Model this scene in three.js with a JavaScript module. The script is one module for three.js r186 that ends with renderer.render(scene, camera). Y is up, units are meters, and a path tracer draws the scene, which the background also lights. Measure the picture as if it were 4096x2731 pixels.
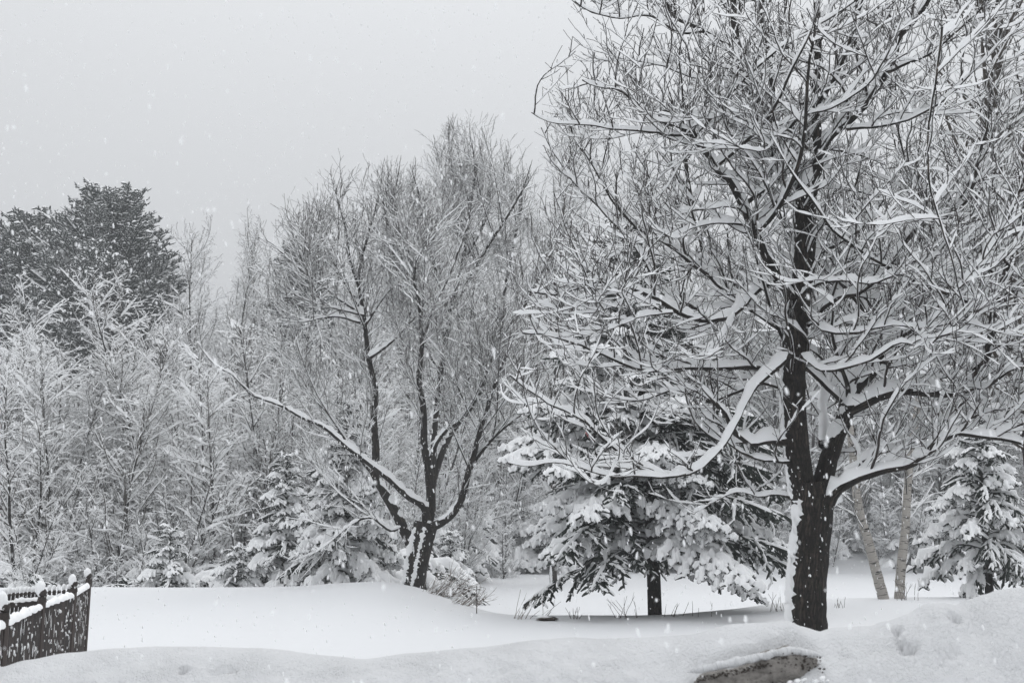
import * as THREE from 'three';
import { ImprovedNoise } from 'three/addons/math/ImprovedNoise.js';

// ------------------------------------------------------------------ camera, sky, light, exposure
const scene = new THREE.Scene();
const renderer = new THREE.WebGLRenderer({ antialias: true });
renderer.toneMapping = THREE.LinearToneMapping;
renderer.toneMappingExposure = 1.14;
renderer.shadowMap.enabled = true;

const F = 4391, EYE = 1.7, PITCH = Math.atan(785 / F);
const camera = new THREE.PerspectiveCamera(2 * Math.atan(1365.5 / F) * 180 / Math.PI, 4096 / 2731, 0.1, 2000);
camera.position.set(0, EYE, 0);
camera.rotation.order = 'YXZ';
camera.rotation.x = PITCH;
camera.focus = 20;
camera.userData.fStop = 3.6;
scene.add(camera);

const SUN = new THREE.Vector3(0.35, 1.0, -0.7).normalize();
{
  // an even overcast: paler towards the zenith and on the side where the sun stands behind the cloud
  const W = 512, H = 256, data = new Float32Array(W * H * 4), n = new ImprovedNoise();
  for (let j = 0; j < H; j++) for (let i = 0; i < W; i++) {
    const el = (j + 0.5) / H * Math.PI - Math.PI / 2, az = ((i + 0.5) / W - 0.5) * 2 * Math.PI;
    const x = Math.cos(el) * Math.cos(az), y = Math.sin(el), z = Math.cos(el) * Math.sin(az);
    const s = Math.max(0, y), c = Math.max(0, x * SUN.x + y * SUN.y + z * SUN.z);
    let L = 0.625 + 1.0 * s ** 3 + 0.10 * c * c;
    L *= 1 + 0.03 * n.noise(x * 2.2, y * 5, z * 2.2);
    const k = (j * W + i) * 4;
    data[k] = L * 0.965; data[k + 1] = L * 0.988; data[k + 2] = L * 1.02; data[k + 3] = 1;
  }
  const t = new THREE.DataTexture(data, W, H, THREE.RGBAFormat, THREE.FloatType);
  t.mapping = THREE.EquirectangularReflectionMapping; t.magFilter = THREE.LinearFilter; t.needsUpdate = true;
  scene.background = t; scene.environment = t;
}
const sun = new THREE.DirectionalLight(new THREE.Color(1, 0.98, 0.955), 0.55);
sun.position.copy(SUN).multiplyScalar(60); sun.castShadow = true; sun.shadow.radius = 60;
sun.shadow.mapSize.set(4096, 4096);
Object.assign(sun.shadow.camera, { left: -40, right: 40, top: 40, bottom: -40, near: 1, far: 160 });
scene.add(sun);
scene.fog = new THREE.FogExp2(new THREE.Color(0.86, 0.88, 0.9), 0.003);

// ------------------------------------------------------------------ helpers
const V = (x, y, z) => new THREE.Vector3(x, y, z);
const UP = V(0, 1, 0), PN = new ImprovedNoise();
const clamp = (x, a, b) => Math.min(b, Math.max(a, x)), lerp = (a, b, t) => a + (b - a) * t;
const sm = (a, b, x) => { const t = clamp((x - a) / (b - a), 0, 1); return t * t * (3 - 2 * t); };
function RNG(a) { return () => { a |= 0; a = a + 0x6D2B79F5 | 0; let t = Math.imul(a ^ a >>> 15, 1 | a); t = t + Math.imul(t ^ t >>> 7, 61 | t) ^ t; return ((t ^ t >>> 14) >>> 0) / 4294967296; }; }
const noise2 = (x, y, s = 0) => PN.noise(x, y, s + 0.37);
const fbm = (x, y, s = 0, o = 4) => { let v = 0, a = 0.5; for (let i = 0; i < o; i++) { v += a * PN.noise(x, y, s + i * 7.3); x *= 2.03; y *= 2.03; a *= 0.5; } return v; };
// the point d metres ahead that shows at pixel (px, py) of the photograph
function P(px, py, d) {
  const x = (px - 2048) / F, y = (1365.5 - py) / F, c = Math.cos(PITCH), s = Math.sin(PITCH), t = d / (c - y * s);
  return V(x * t, EYE + (y * c + s) * t, -d);
}
const used = {};
function numbered(name) { const n = used[name] = (used[name] ?? -1) + 1; return n ? `${name}_${String(n).padStart(3, '0')}` : name; }
function tag(o, label, category, group, kind) {
  if (label) o.userData.label = label;
  if (category) o.userData.category = category;
  if (group) o.userData.group = group;
  if (kind) o.userData.kind = kind;
  return o;
}
function base(name, pos, label, category, group) {
  const o = new THREE.Group(); o.name = numbered(name); o.position.copy(pos); scene.add(o);
  return tag(o, label, category, group);
}
class MB {
  constructor() { this.p = []; this.n = []; this.u = []; this.i = []; this.k = 0; }
  ring(c, a, b, ra, rb, sides, v, us, jit) {
    for (let j = 0; j <= sides; j++) {
      const q = j / sides * Math.PI * 2, co = Math.cos(q), si = Math.sin(q), g = jit ? jit(j % sides) : 1;
      const x = a.x * co * ra + b.x * si * rb, y = a.y * co * ra + b.y * si * rb, z = a.z * co * ra + b.z * si * rb;
      this.p.push(c.x + x * g, c.y + y * g, c.z + z * g);
      let nx = a.x * co / ra + b.x * si / rb, ny = a.y * co / ra + b.y * si / rb, nz = a.z * co / ra + b.z * si / rb; const l = Math.hypot(nx, ny, nz) || 1;
      this.n.push(nx / l, ny / l, nz / l); this.u.push(j / sides * us, v);
    }
    this.k += sides + 1;
  }
  dome(c, a, b, W, H, sides, v) {   // a rounded heap on a flat foot, narrowing upwards
    for (let j = 0; j <= sides; j++) {
      const e = j === sides ? 0 : j, q = -0.12 + e / (sides - 1) * (Math.PI + 0.24), co = Math.cos(q), si = Math.sin(q), g = Math.sign(co) * Math.abs(co) ** 1.25;
      this.p.push(c.x + a.x * g * W + b.x * si * H, c.y + a.y * g * W + b.y * si * H, c.z + a.z * g * W + b.z * si * H);
      const ny = Math.max(si, 0) / H * 1.1 + 0.25 / (W + H), nx = co / W; let x = a.x * nx + b.x * ny, y = a.y * nx + b.y * ny, z = a.z * nx + b.z * ny; const l = Math.hypot(x, y, z) || 1;
      this.n.push(x / l, y / l, z / l); this.u.push(j / sides, v);
    }
    this.k += sides + 1;
  }
  join(sides, flip) {
    const b = this.k - (sides + 1), a = b - (sides + 1);
    for (let j = 0; j < sides; j++) flip ? this.i.push(a + j, a + j + 1, b + j, b + j, a + j + 1, b + j + 1) : this.i.push(a + j, b + j, a + j + 1, b + j, b + j + 1, a + j + 1);
  }
  tube(pts, rad, sides, jitter) {
    let t = V(0, 0, 0), a = null, b = V(0, 0, 0), v = 0;
    for (let m = 0; m < pts.length; m++) {
      const p0 = pts[Math.max(0, m - 1)], p1 = pts[Math.min(pts.length - 1, m + 1)];
      t.subVectors(p1, p0).normalize();
      if (!a) a = Math.abs(t.y) > 0.9 ? V(1, 0, 0) : V(0, 1, 0); else a = a.clone();
      a.addScaledVector(t, -a.dot(t)).normalize(); b.crossVectors(t, a);
      if (m) v += pts[m].distanceTo(pts[m - 1]);
      this.ring(pts[m], a, b, rad[m], rad[m], sides, v, rad[0] * 6.283, jitter ? (j) => jitter(m, j) : null);
      if (m) this.join(sides, true);
    }
    return this;
  }
  // snow lying along the upper side of a branch
  snow(pts, rad, sides, hOf, seed = 0, gap = -9, wide = 1) {
    const t = V(0, 0, 0), c = V(0, 0, 0); let s = V(1, 0, 0), un = V(0, 1, 0), v = 0, begun = false;
    const N = pts.length;
    for (let m = 0; m < N; m++) {
      const p0 = pts[Math.max(0, m - 1)], p1 = pts[Math.min(N - 1, m + 1)], r = rad[m];
      t.subVectors(p1, p0).normalize();
      const hz = Math.sqrt(Math.max(0, 1 - t.y * t.y));
      if (hz > 0.08) { s = V(-t.z, 0, t.x).normalize(); }
      un = new THREE.Vector3().crossVectors(s, t).normalize(); if (un.y < 0) un.negate();
      if (m) v += pts[m].distanceTo(pts[m - 1]);
      const q = pts[m], nz = PN.noise(q.x * 7 + seed, q.y * 7, q.z * 7), nz2 = PN.noise(q.x * 17, q.y * 17, q.z * 17 + seed);
      let h = hOf(r, m / (N - 1)) * sm(0.16, 0.75, hz) * (0.9 + 1.0 * nz + 0.7 * nz2);
      if (nz < gap) h *= 0.1;
      if (m === 0 || m === N - 1) h *= 0.35;
      h = Math.max(h, 0);
      const f = clamp(h / (r * 0.6 + 0.004), 0, 1), W = Math.max(0.0015, lerp(r * 0.5, Math.min(r * 1.0 * wide + 0.0025, r * 0.9 + h * 0.9), f)), H = Math.max(0.0015, lerp(r * 0.5, r * 0.65 + h, f));
      c.copy(q).addScaledVector(un, r * 0.3);
      this.dome(c, s, un, W, H, sides, v);
      if (begun) this.join(sides); begun = true;
    }
    return this;
  }
  blob(c, rx, ry, rz, rng, rough = 0.25, a = 6, bN = 4) {
    const s0 = this.k, seed = rng() * 50;
    for (let j = 0; j <= bN; j++) for (let i = 0; i <= a; i++) {
      const th = j / bN * Math.PI, ph = i / a * Math.PI * 2, x = Math.sin(th) * Math.cos(ph), y = Math.cos(th), z = Math.sin(th) * Math.sin(ph);
      const g = 1 + rough * PN.noise(x * 1.7 + seed, y * 1.7, z * 1.7);
      this.p.push(c.x + x * rx * g, c.y + y * ry * g, c.z + z * rz * g); this.n.push(x, y, z); this.u.push(i / a, j / bN); this.k++;
    }
    for (let j = 0; j < bN; j++) for (let i = 0; i < a; i++) { const q = s0 + j * (a + 1) + i; this.i.push(q, q + 1, q + a + 1, q + 1, q + a + 2, q + a + 1); }
    return this;
  }
  geometry(recompute) {
    const g = new THREE.BufferGeometry();
    g.setAttribute('position', new THREE.BufferAttribute(new Float32Array(this.p), 3));
    g.setAttribute('normal', new THREE.BufferAttribute(new Float32Array(this.n), 3));
    g.setAttribute('uv', new THREE.BufferAttribute(new Float32Array(this.u), 2));
    g.setIndex(new THREE.BufferAttribute(new Uint32Array(this.i), 1));
    if (recompute) g.computeVertexNormals();
    return g;
  }
  build(name, mat, parent, kind) {
    if (!this.k) return null;
    const m = mesh(this.geometry(), mat, name, parent); if (kind) m.userData.kind = kind; return m;
  }
}
function mesh(g, mat, name, parent) { const m = new THREE.Mesh(g, mat); m.name = parent === scene ? numbered(name) : name; m.castShadow = m.receiveShadow = true; parent.add(m); return m; }

// ------------------------------------------------------------------ materials
function tex(w, h, f, srgb = true) {
  const d = new Uint8Array(w * h * 4);
  for (let j = 0; j < h; j++) for (let i = 0; i < w; i++) { const c = f(i / w, j / h), k = (j * w + i) * 4; d[k] = clamp(c[0], 0, 1) * 255; d[k + 1] = clamp(c[1], 0, 1) * 255; d[k + 2] = clamp(c[2], 0, 1) * 255; d[k + 3] = 255; }
  const t = new THREE.DataTexture(d, w, h); t.wrapS = t.wrapT = THREE.RepeatWrapping; t.magFilter = THREE.LinearFilter; t.minFilter = THREE.LinearMipmapLinearFilter; t.generateMipmaps = true;
  if (srgb) t.colorSpace = THREE.SRGBColorSpace; t.needsUpdate = true; return t;
}
// noise that tiles over the unit square
const tn = (u, v, f, g, s) => { const w = (x, y) => PN.noise(x * f, y * g, s); const a = u, b = v; return lerp(lerp(w(a, b), w(a - 1, b), a), lerp(w(a, b - 1), w(a - 1, b - 1), a), b); };
const snowBump = tex(512, 512, (u, v) => { const q = 0.5 + 0.5 * (0.45 * tn(u, v, 9, 9, 1) + 0.35 * tn(u, v, 31, 31, 2) + 0.35 * tn(u, v, 90, 90, 3)); return [q, q, q]; }, false);
const barkMap = tex(512, 512, (u, v) => {
  const r = Math.abs(tn(u, v, 22, 5, 4)) + 0.6 * Math.abs(tn(u, v, 47, 13, 5)), g = tn(u, v, 60, 60, 6), l = tn(u, v, 6, 6, 9);
  const q = 0.065 + 0.36 * r + 0.08 * g, m = sm(0.15, 0.5, l) * 0.04;
  return [q * 1.1 + m * 0.5, q * 0.98 + m, q * 0.88 + m * 0.4];
});
const barkBump = tex(512, 512, (u, v) => { const q = 0.2 + 0.9 * (Math.abs(tn(u, v, 22, 5, 4)) + 0.6 * Math.abs(tn(u, v, 47, 13, 5))); return [q, q, q]; }, false);
const birchMap = tex(512, 512, (u, v) => {
  const l = tn(u, v, 4, 44, 3), k = tn(u, v, 3, 8, 8), d = sm(0.16, 0.24, l) * 0.7 + sm(0.26, 0.36, k) * 0.8, g = 0.06 * tn(u, v, 30, 30, 1);
  const q = (0.66 + g) * (1 - clamp(d, 0, 0.85));
  return [q, q * 0.972, q * 0.935];
});
const woodMap = tex(256, 256, (u, v) => { const q = 0.19 + 0.09 * tn(u, v, 40, 3, 2) + 0.05 * tn(u, v, 90, 20, 5); return [q * 1.1, q * 0.96, q * 0.9]; });
const iceMap = tex(512, 512, (u, v) => {
  const a = tn(u, v, 5, 5, 1) + 0.5 * tn(u, v, 14, 14, 2), s = sm(0.33, 0.5, tn(u, v, 40, 40, 7) + 0.3 * a), q = 0.54 + 0.10 * a - 0.25 * s;
  return [q * 0.95, q * 0.92, q * 0.885];
});
const rep = (t, a, b) => { const c = t.clone(); c.repeat.set(a, b); c.needsUpdate = true; return c; };
const std = (o) => new THREE.MeshStandardMaterial(o);
const M = {
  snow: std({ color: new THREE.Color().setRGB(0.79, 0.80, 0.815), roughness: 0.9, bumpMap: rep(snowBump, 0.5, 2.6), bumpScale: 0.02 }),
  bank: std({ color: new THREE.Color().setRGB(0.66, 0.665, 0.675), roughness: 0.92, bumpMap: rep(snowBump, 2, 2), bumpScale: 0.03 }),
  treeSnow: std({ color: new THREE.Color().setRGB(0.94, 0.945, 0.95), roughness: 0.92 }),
  bark: std({ map: barkMap, bumpMap: barkBump, bumpScale: 0.04, roughness: 0.95 }),
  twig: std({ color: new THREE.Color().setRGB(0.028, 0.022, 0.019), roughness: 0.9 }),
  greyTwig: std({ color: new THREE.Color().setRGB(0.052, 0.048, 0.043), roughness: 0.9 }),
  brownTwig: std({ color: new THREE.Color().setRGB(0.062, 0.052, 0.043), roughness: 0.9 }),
  needle: std({ color: new THREE.Color().setRGB(0.024, 0.032, 0.026), roughness: 0.85 }),
  pineNeedle: std({ color: new THREE.Color().setRGB(0.036, 0.046, 0.043), roughness: 0.85 }),
  birch: std({ map: birchMap, roughness: 0.75 }),
  fence: std({ map: woodMap, roughness: 0.8 }),
  fenceB: std({ map: woodMap, color: new THREE.Color().setRGB(0.55, 0.53, 0.52), roughness: 0.8 }),
  fenceC: std({ map: woodMap, color: new THREE.Color().setRGB(1.5, 1.45, 1.45), roughness: 0.8 }),
  straw: std({ color: new THREE.Color().setRGB(0.17, 0.135, 0.11), roughness: 0.9 }),
  darkStraw: std({ color: new THREE.Color().setRGB(0.075, 0.06, 0.05), roughness: 0.9 }),
  ice: std({ map: iceMap, roughness: 0.6, bumpMap: snowBump, bumpScale: 0.02 }),
  soil: std({ color: new THREE.Color().setRGB(0.07, 0.055, 0.045), roughness: 0.95, bumpMap: snowBump, bumpScale: 0.02 }),
  red: std({ color: new THREE.Color().setRGB(0.24, 0.04, 0.05), roughness: 0.7 }),
  redDark: std({ color: new THREE.Color().setRGB(0.13, 0.04, 0.045), roughness: 0.7 }),
  black: std({ color: new THREE.Color().setRGB(0.012, 0.012, 0.012), roughness: 0.6 }),
  orange: std({ color: new THREE.Color().setRGB(0.5, 0.13, 0.05), roughness: 0.5 }),
};

// ------------------------------------------------------------------ ground, pond, snow bank
const shoreD = (x) => x < -2 ? lerp(71, 46, sm(-2, -5, x)) : 71 + 2.5 * noise2(x * 0.09, 3);
const crestD = (x) => x < 0.4 ? lerp(23.5, 28.5, sm(0.4, -3.4, x)) : lerp(23.5, 26.6, sm(3, 8, x));
function groundY(x, d) {
  let y = 0.1 + 0.36 * sm(0.1, -3.2, x) * sm(14, 26, d) + 0.16 * Math.exp(-((x + 3.4) ** 2) / 3 - ((d - 27) ** 2) / 14) + 0.22 * sm(1.5, 10, x) * sm(15, 26, d);
  y += 0.035 * fbm(x * 0.35, d * 0.35, 2);
  const c = crestD(x);
  y = lerp(y, -1.0, sm(c, c + 6, d));
  const s = shoreD(x);
  y += sm(s - 4, s + 5, d) * 1.7 + Math.max(0, d - s) * 0.035 + 0.25 * sm(s, s + 8, d) * fbm(x * 0.15, d * 0.15, 5);
  if (d < 9) y = lerp(y, 0.0, sm(7.5, 4.5, d));
  return y;
}
function sheet(xs, ds, f, uvScale, name, mat) {
  const p = [], u = [], ix = [], w = xs.length;
  for (const d of ds) for (const x of xs) { const y = f(x, d); p.push(x, y, -d); u.push(x * uvScale, d * uvScale); }
  for (let j = 0; j + 1 < ds.length; j++) for (let i = 0; i + 1 < w; i++) { const a = j * w + i; ix.push(a, a + 1, a + w, a + 1, a + w + 1, a + w); }
  const g = new THREE.BufferGeometry();
  g.setAttribute('position', new THREE.Float32BufferAttribute(p, 3)); g.setAttribute('uv', new THREE.Float32BufferAttribute(u, 2)); g.setIndex(ix); g.computeVertexNormals();
  return mesh(g, mat, name, scene);
}
const steps = (a, b, s) => { const o = []; for (let x = a; x < b - 1e-6; x += s) o.push(x); return o; };
{
  const xs = [-900, -500, -300, -200, -140, ...steps(-100, -24, 4), ...steps(-24, 24, 0.3), ...steps(24, 101, 4), 140, 200, 300, 500, 900];
  const ds = [-400, -150, -60, -20, ...steps(-8, 6, 2), ...steps(6, 34, 0.3), ...steps(34, 100, 1.5), 105, 115, 130, 160, 200, 300, 500, 900];
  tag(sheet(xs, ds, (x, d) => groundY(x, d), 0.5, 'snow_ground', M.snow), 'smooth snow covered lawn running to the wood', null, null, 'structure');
  tag(sheet([-60, -20, -8, 0, 10, 20, 40, 80], [24, 30, 40, 50, 60, 70, 80], () => -0.5, 0.5, 'frozen_pond', M.snow), 'flat snow covered frozen pond behind the lawn', null, null, 'structure');
}
const crestPx = [[-1200, 2700], [-400, 2690], [0, 2668], [100, 2640], [270, 2611], [450, 2594], [620, 2586], [800, 2586], [1050, 2594], [1330, 2624], [1450, 2636], [1650, 2611], [1900, 2590], [2170, 2558], [2300, 2549], [2400, 2555], [2560, 2550], [2750, 2540], [2950, 2495], [3060, 2490], [3150, 2482], [3210, 2505], [3285, 2526], [3350, 2510], [3500, 2503], [3560, 2485], [3640, 2458], [3720, 2414], [3780, 2411], [3835, 2421], [3870, 2402], [3960, 2375], [4010, 2358], [4096, 2349], [4400, 2330], [5200, 2330]];
const crestAt = (px) => 7.0 - 0.00022 * clamp(px, 0, 4096);
const crest = crestPx.map(([px, py]) => { const d = crestAt(px), q = P(px, py, d); return [q.x, q.y, d]; });
function crestOf(x) {
  let k = 0; while (k < crest.length - 2 && crest[k + 1][0] < x) k++;
  const a = crest[k], b = crest[k + 1], t = clamp((x - a[0]) / (b[0] - a[0]), 0, 1), s = t * t * (3 - 2 * t) * 0.6 + t * 0.4;
  return [lerp(a[1], b[1], s), lerp(a[2], b[2], t)];
}
const dents = [];   // hollows broken into the face of the bank
function bankY(x, d, dented = true) {
  const [yc, dc] = crestOf(x), u = dc - d;
  let y;
  if (u > 0) y = yc - lerp(0.62, 1.05, sm(-0.5, 2.5, x)) * (Math.sqrt(u * u + 0.035) - Math.sqrt(0.035)); else y = yc - 0.75 * (Math.sqrt(u * u + 0.06) - Math.sqrt(0.06));
  const e = sm(0, 0.25, Math.abs(u));
  y += e * (0.10 * fbm(x * 1.1, d * 1.4, 11) + 0.05 * fbm(x * 4.2, d * 5, 12) + 0.016 * fbm(x * 10, d * 11, 15));
  y += sm(0.02, 0.2, Math.abs(u)) * 0.006 * fbm(x * 24, d * 26, 14);
  const rough = sm(0.05, 0.3, noise2(x * 0.9, d * 1.3, 20)) * sm(0.1, 0.4, u);
  y += rough * 0.05 * fbm(x * 11, d * 12, 13);
  if (u > 0.15) y += 0.05 * Math.exp(-(((x - 1.86) / 0.10) ** 2) - ((u - 0.36) / 0.07) ** 2);
  if (dented) for (const q of dents) { const ex = (x - q.x) * q.c + (d - q.d) * q.s, ed = -(x - q.x) * q.s + (d - q.d) * q.c, w = (ex / q.a) ** 2 + (ed / q.b) ** 2; if (w < 6) y -= q.h * Math.exp(-w * w) * (1 + 0.5 * fbm(x * 14, d * 14, 3)); }
  return y;
}
function bankHit(px, py, dented = false) {
  for (let d = 4; d < 9; d += 0.01) { const q = P(px, py, d); if (q.y <= bankY(q.x, d, dented)) return q; }
  return P(px, py, 6.5);
}
for (const [px, py, a, b, h, ang] of [[3010, 2660, 0.34, 0.09, 0.16, 0.12], [735, 2678, 0.026, 0.022, 0.08, 0], [900, 2676, 0.08, 0.016, 0.04, 0.2], [935, 2684, 0.02, 0.012, 0.035, 0], [2010, 2690, 0.02, 0.012, 0.02, 0], [3590, 2525, 0.012, 0.04, 0.07, -0.4], [3605, 2560, 0.014, 0.035, 0.10, -0.5], [3635, 2590, 0.04, 0.024, 0.12, 0.1], [3640, 2605, 0.018, 0.02, 0.07, 0], [3822, 2470, 0.024, 0.026, 0.09, 0.5], [3820, 2598, 0.014, 0.02, 0.05, 0.4], [3800, 2620, 0.014, 0.02, 0.05, 0.4], [3765, 2640, 0.02, 0.012, 0.06, 0.2], [3740, 2585, 0.012, 0.01, 0.03, 0], [4070, 2655, 0.045, 0.008, 0.03, 0], [2835, 2700, 0.015, 0.012, 0.05, 0]]) {
  const q = bankHit(px, py); dents.push({ x: q.x, d: -q.z, a, b, h, c: Math.cos(ang), s: Math.sin(ang) });
}
{
  const xs = [-60, -30, -18, -12, -9, ...steps(-7.5, -4.2, 0.12), ...steps(-4.2, 4.2, 0.016), ...steps(4.2, 7.6, 0.12), 9, 12, 18, 30, 60];
  const ds = [...steps(3.4, 5.2, 0.15), ...steps(5.2, 6.6, 0.02), ...steps(6.6, 7.2, 0.03), ...steps(7.2, 9.4, 0.15)];
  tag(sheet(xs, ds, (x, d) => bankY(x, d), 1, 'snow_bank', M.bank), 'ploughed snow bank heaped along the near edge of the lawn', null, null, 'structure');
}

// ------------------------------------------------------------------ bare trees
const tmp = V(0, 0, 0);
function growLine(rng, p, dir, len, r0, r1, o) {
  const n = Math.max(2, Math.round(len / o.seg)), h = len / n, pts = [p.clone()], rad = [r0], d = dir.clone().normalize(), q = p.clone();
  const uk = 0.3 + 1.4 * rng(), cu = V(rng() - 0.5, (rng() - 0.5) * 0.7, rng() - 0.5).multiplyScalar(2 * (o.curl ?? 0)), ph = rng() * 6.28, fq = 2 + 4 * rng();
  for (let m = 1; m <= n; m++) {
    const s = m / n;
    if (o.curl) d.addScaledVector(cu, h * Math.cos(ph + s * fq));
    d.x += (rng() - 0.5) * o.wander; d.y += (rng() - 0.5) * o.wander + o.up(s) * uk * h; d.z += (rng() - 0.5) * o.wander; d.normalize();
    q.addScaledVector(d, h); pts.push(q.clone()); rad.push(lerp(r0, r1, s));
  }
  return { pts, rad, len };
}
function along(br, s) {   // point, tangent and radius at the share s of a line
  const n = br.pts.length - 1, f = clamp(s, 0, 0.9999) * n, k = Math.floor(f), t = f - k;
  return { p: br.pts[k].clone().lerp(br.pts[k + 1], t), t: br.pts[k + 1].clone().sub(br.pts[k]).normalize(), r: lerp(br.rad[k], br.rad[k + 1], t) };
}
const lengthOf = (pts) => { let l = 0; for (let i = 1; i < pts.length; i++) l += pts[i].distanceTo(pts[i - 1]); return l; };
function sideDir(rng, t, side, angle, lift) {   // a direction that leaves the tangent t at that angle, to one side, lifted
  const s = Math.abs(t.y) > 0.97 ? V(Math.cos(rng() * 6.28), 0, Math.sin(rng() * 6.28)) : V(-t.z, 0, t.x).normalize();
  const u = new THREE.Vector3().crossVectors(s, t); if (u.y < 0) u.negate();
  const f = lift, ps = s.multiplyScalar(Math.cos(f) * side).addScaledVector(u, Math.sin(f));
  return t.clone().multiplyScalar(Math.cos(angle)).addScaledVector(ps, Math.sin(angle)).normalize();
}
function twigsOf(rng, br, o, out) {
  let s = o.from, side = rng() < 0.5 ? 1 : -1; const L = br.len || (br.len = lengthOf(br.pts));
  while (s < 1) {
    const a = along(br, s); side = -side;
    if (a.r < (o.maxR ?? 9)) {
      const lift = Math.abs(a.t.y) > 0.8 ? rng() * 6.28 : lerp(o.lift0, o.lift1, rng());
      const dir = sideDir(rng, a.t, side, lerp(o.ang0, o.ang1, rng()), lift);
      const len = lerp(o.len0, o.len1, rng() ** 1.3) * (1 - (o.taper ?? 0.5) * s), r0 = clamp(a.r * 0.55, o.r * 0.55, o.r);
      out.push(growLine(rng, a.p, dir, len, r0, Math.max(o.rEnd ?? 0.002, r0 * 0.45), o));
    }
    s += o.gap * (0.55 + 0.9 * rng()) / L;
  }
}
function traced(list, d0, d1, w0, w1, rng) {
  const k = list.length, c = new THREE.CatmullRomCurve3(list.map(([x, y], i) => P(x, y, lerp(d0, d1, i / (k - 1)))), false, 'centripetal');
  const L = c.getLength(), n = Math.max(4, Math.round(L / 0.11)), pts = c.getSpacedPoints(n), rad = [];
  for (let i = 0; i <= n; i++) rad.push(lerp(w0, w1, (i / n) ** 0.6) / 2 / F * lerp(d0, d1, i / n));
  pts.forEach((p, i) => { if (i && i < n) { p.x += (rng() - 0.5) * 0.012; p.y += (rng() - 0.5) * 0.012; } });
  return { pts, rad, len: L };
}
// patches of snow driven against one side of a trunk
function plaster(mb, br, rng, dir, from, to, count, size) {
  for (let i = 0; i < count; i++) {
    const s = lerp(from, to, rng()), a = along(br, s), th = (rng() - 0.5 + rng() - 0.5) * 1.5, w = V(dir.x * Math.cos(th) - dir.z * Math.sin(th), 0, dir.x * Math.sin(th) + dir.z * Math.cos(th));
    w.addScaledVector(a.t, -w.dot(a.t)).normalize();
    const k = size * (0.4 + rng() * rng() * 1.5);
    mb.blob(a.p.clone().addScaledVector(w, a.r * 0.985), k * 0.5, k * (0.8 + 1.6 * rng()), k * 0.5, rng, 0.6, 6, 4);
  }
}
// snow packed as a long rind on one side of a trunk
function rind(mb, br, dir, s0, s1, half, thick, seed) {
  const n = Math.round(br.len * (s1 - s0) / 0.035), K = 9; let prev = -1;
  for (let m = 0; m <= n; m++) {
    const s = lerp(s0, s1, m / n), a = along(br, s), w = dir.clone().addScaledVector(a.t, -dir.dot(a.t)).normalize(), x = new THREE.Vector3().crossVectors(a.t, w);
    const nz = PN.noise(s * 9 + seed, 1, 0) * 0.6 + PN.noise(s * 40 + seed, 2, 0) * 0.5, hw = half * (0.75 + nz), th = thick * clamp(0.9 + nz, 0.1, 2) * sm(0, 0.06, Math.min(m / n, 1 - m / n) + 0.01), st = mb.k;
    for (let j = 0; j <= K; j++) {
      const q = (j / K - 0.5) * 2, e = q * hw + (Math.abs(q) > 0.5 ? 0.32 * PN.noise(s * 130 + j * 3, seed, q * 2) + 0.2 * PN.noise(s * 300, seed, q * 9) : 0), rr = a.r * 0.97 + th * (1 - q * q) ** 0.6;
      const c = Math.cos(e), si = Math.sin(e), nx = w.x * c + x.x * si, ny = w.y * c + x.y * si, nz2 = w.z * c + x.z * si;
      mb.p.push(a.p.x + nx * rr, a.p.y + ny * rr, a.p.z + nz2 * rr); mb.n.push(nx, ny, nz2); mb.u.push(j * 0.1, s); mb.k++;
    }
    if (m) for (let j = 0; j < K; j++) { const A = prev + j, B = st + j; mb.i.push(A, A + 1, B, B, A + 1, B + 1); }
    prev = st;
  }
}

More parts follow.
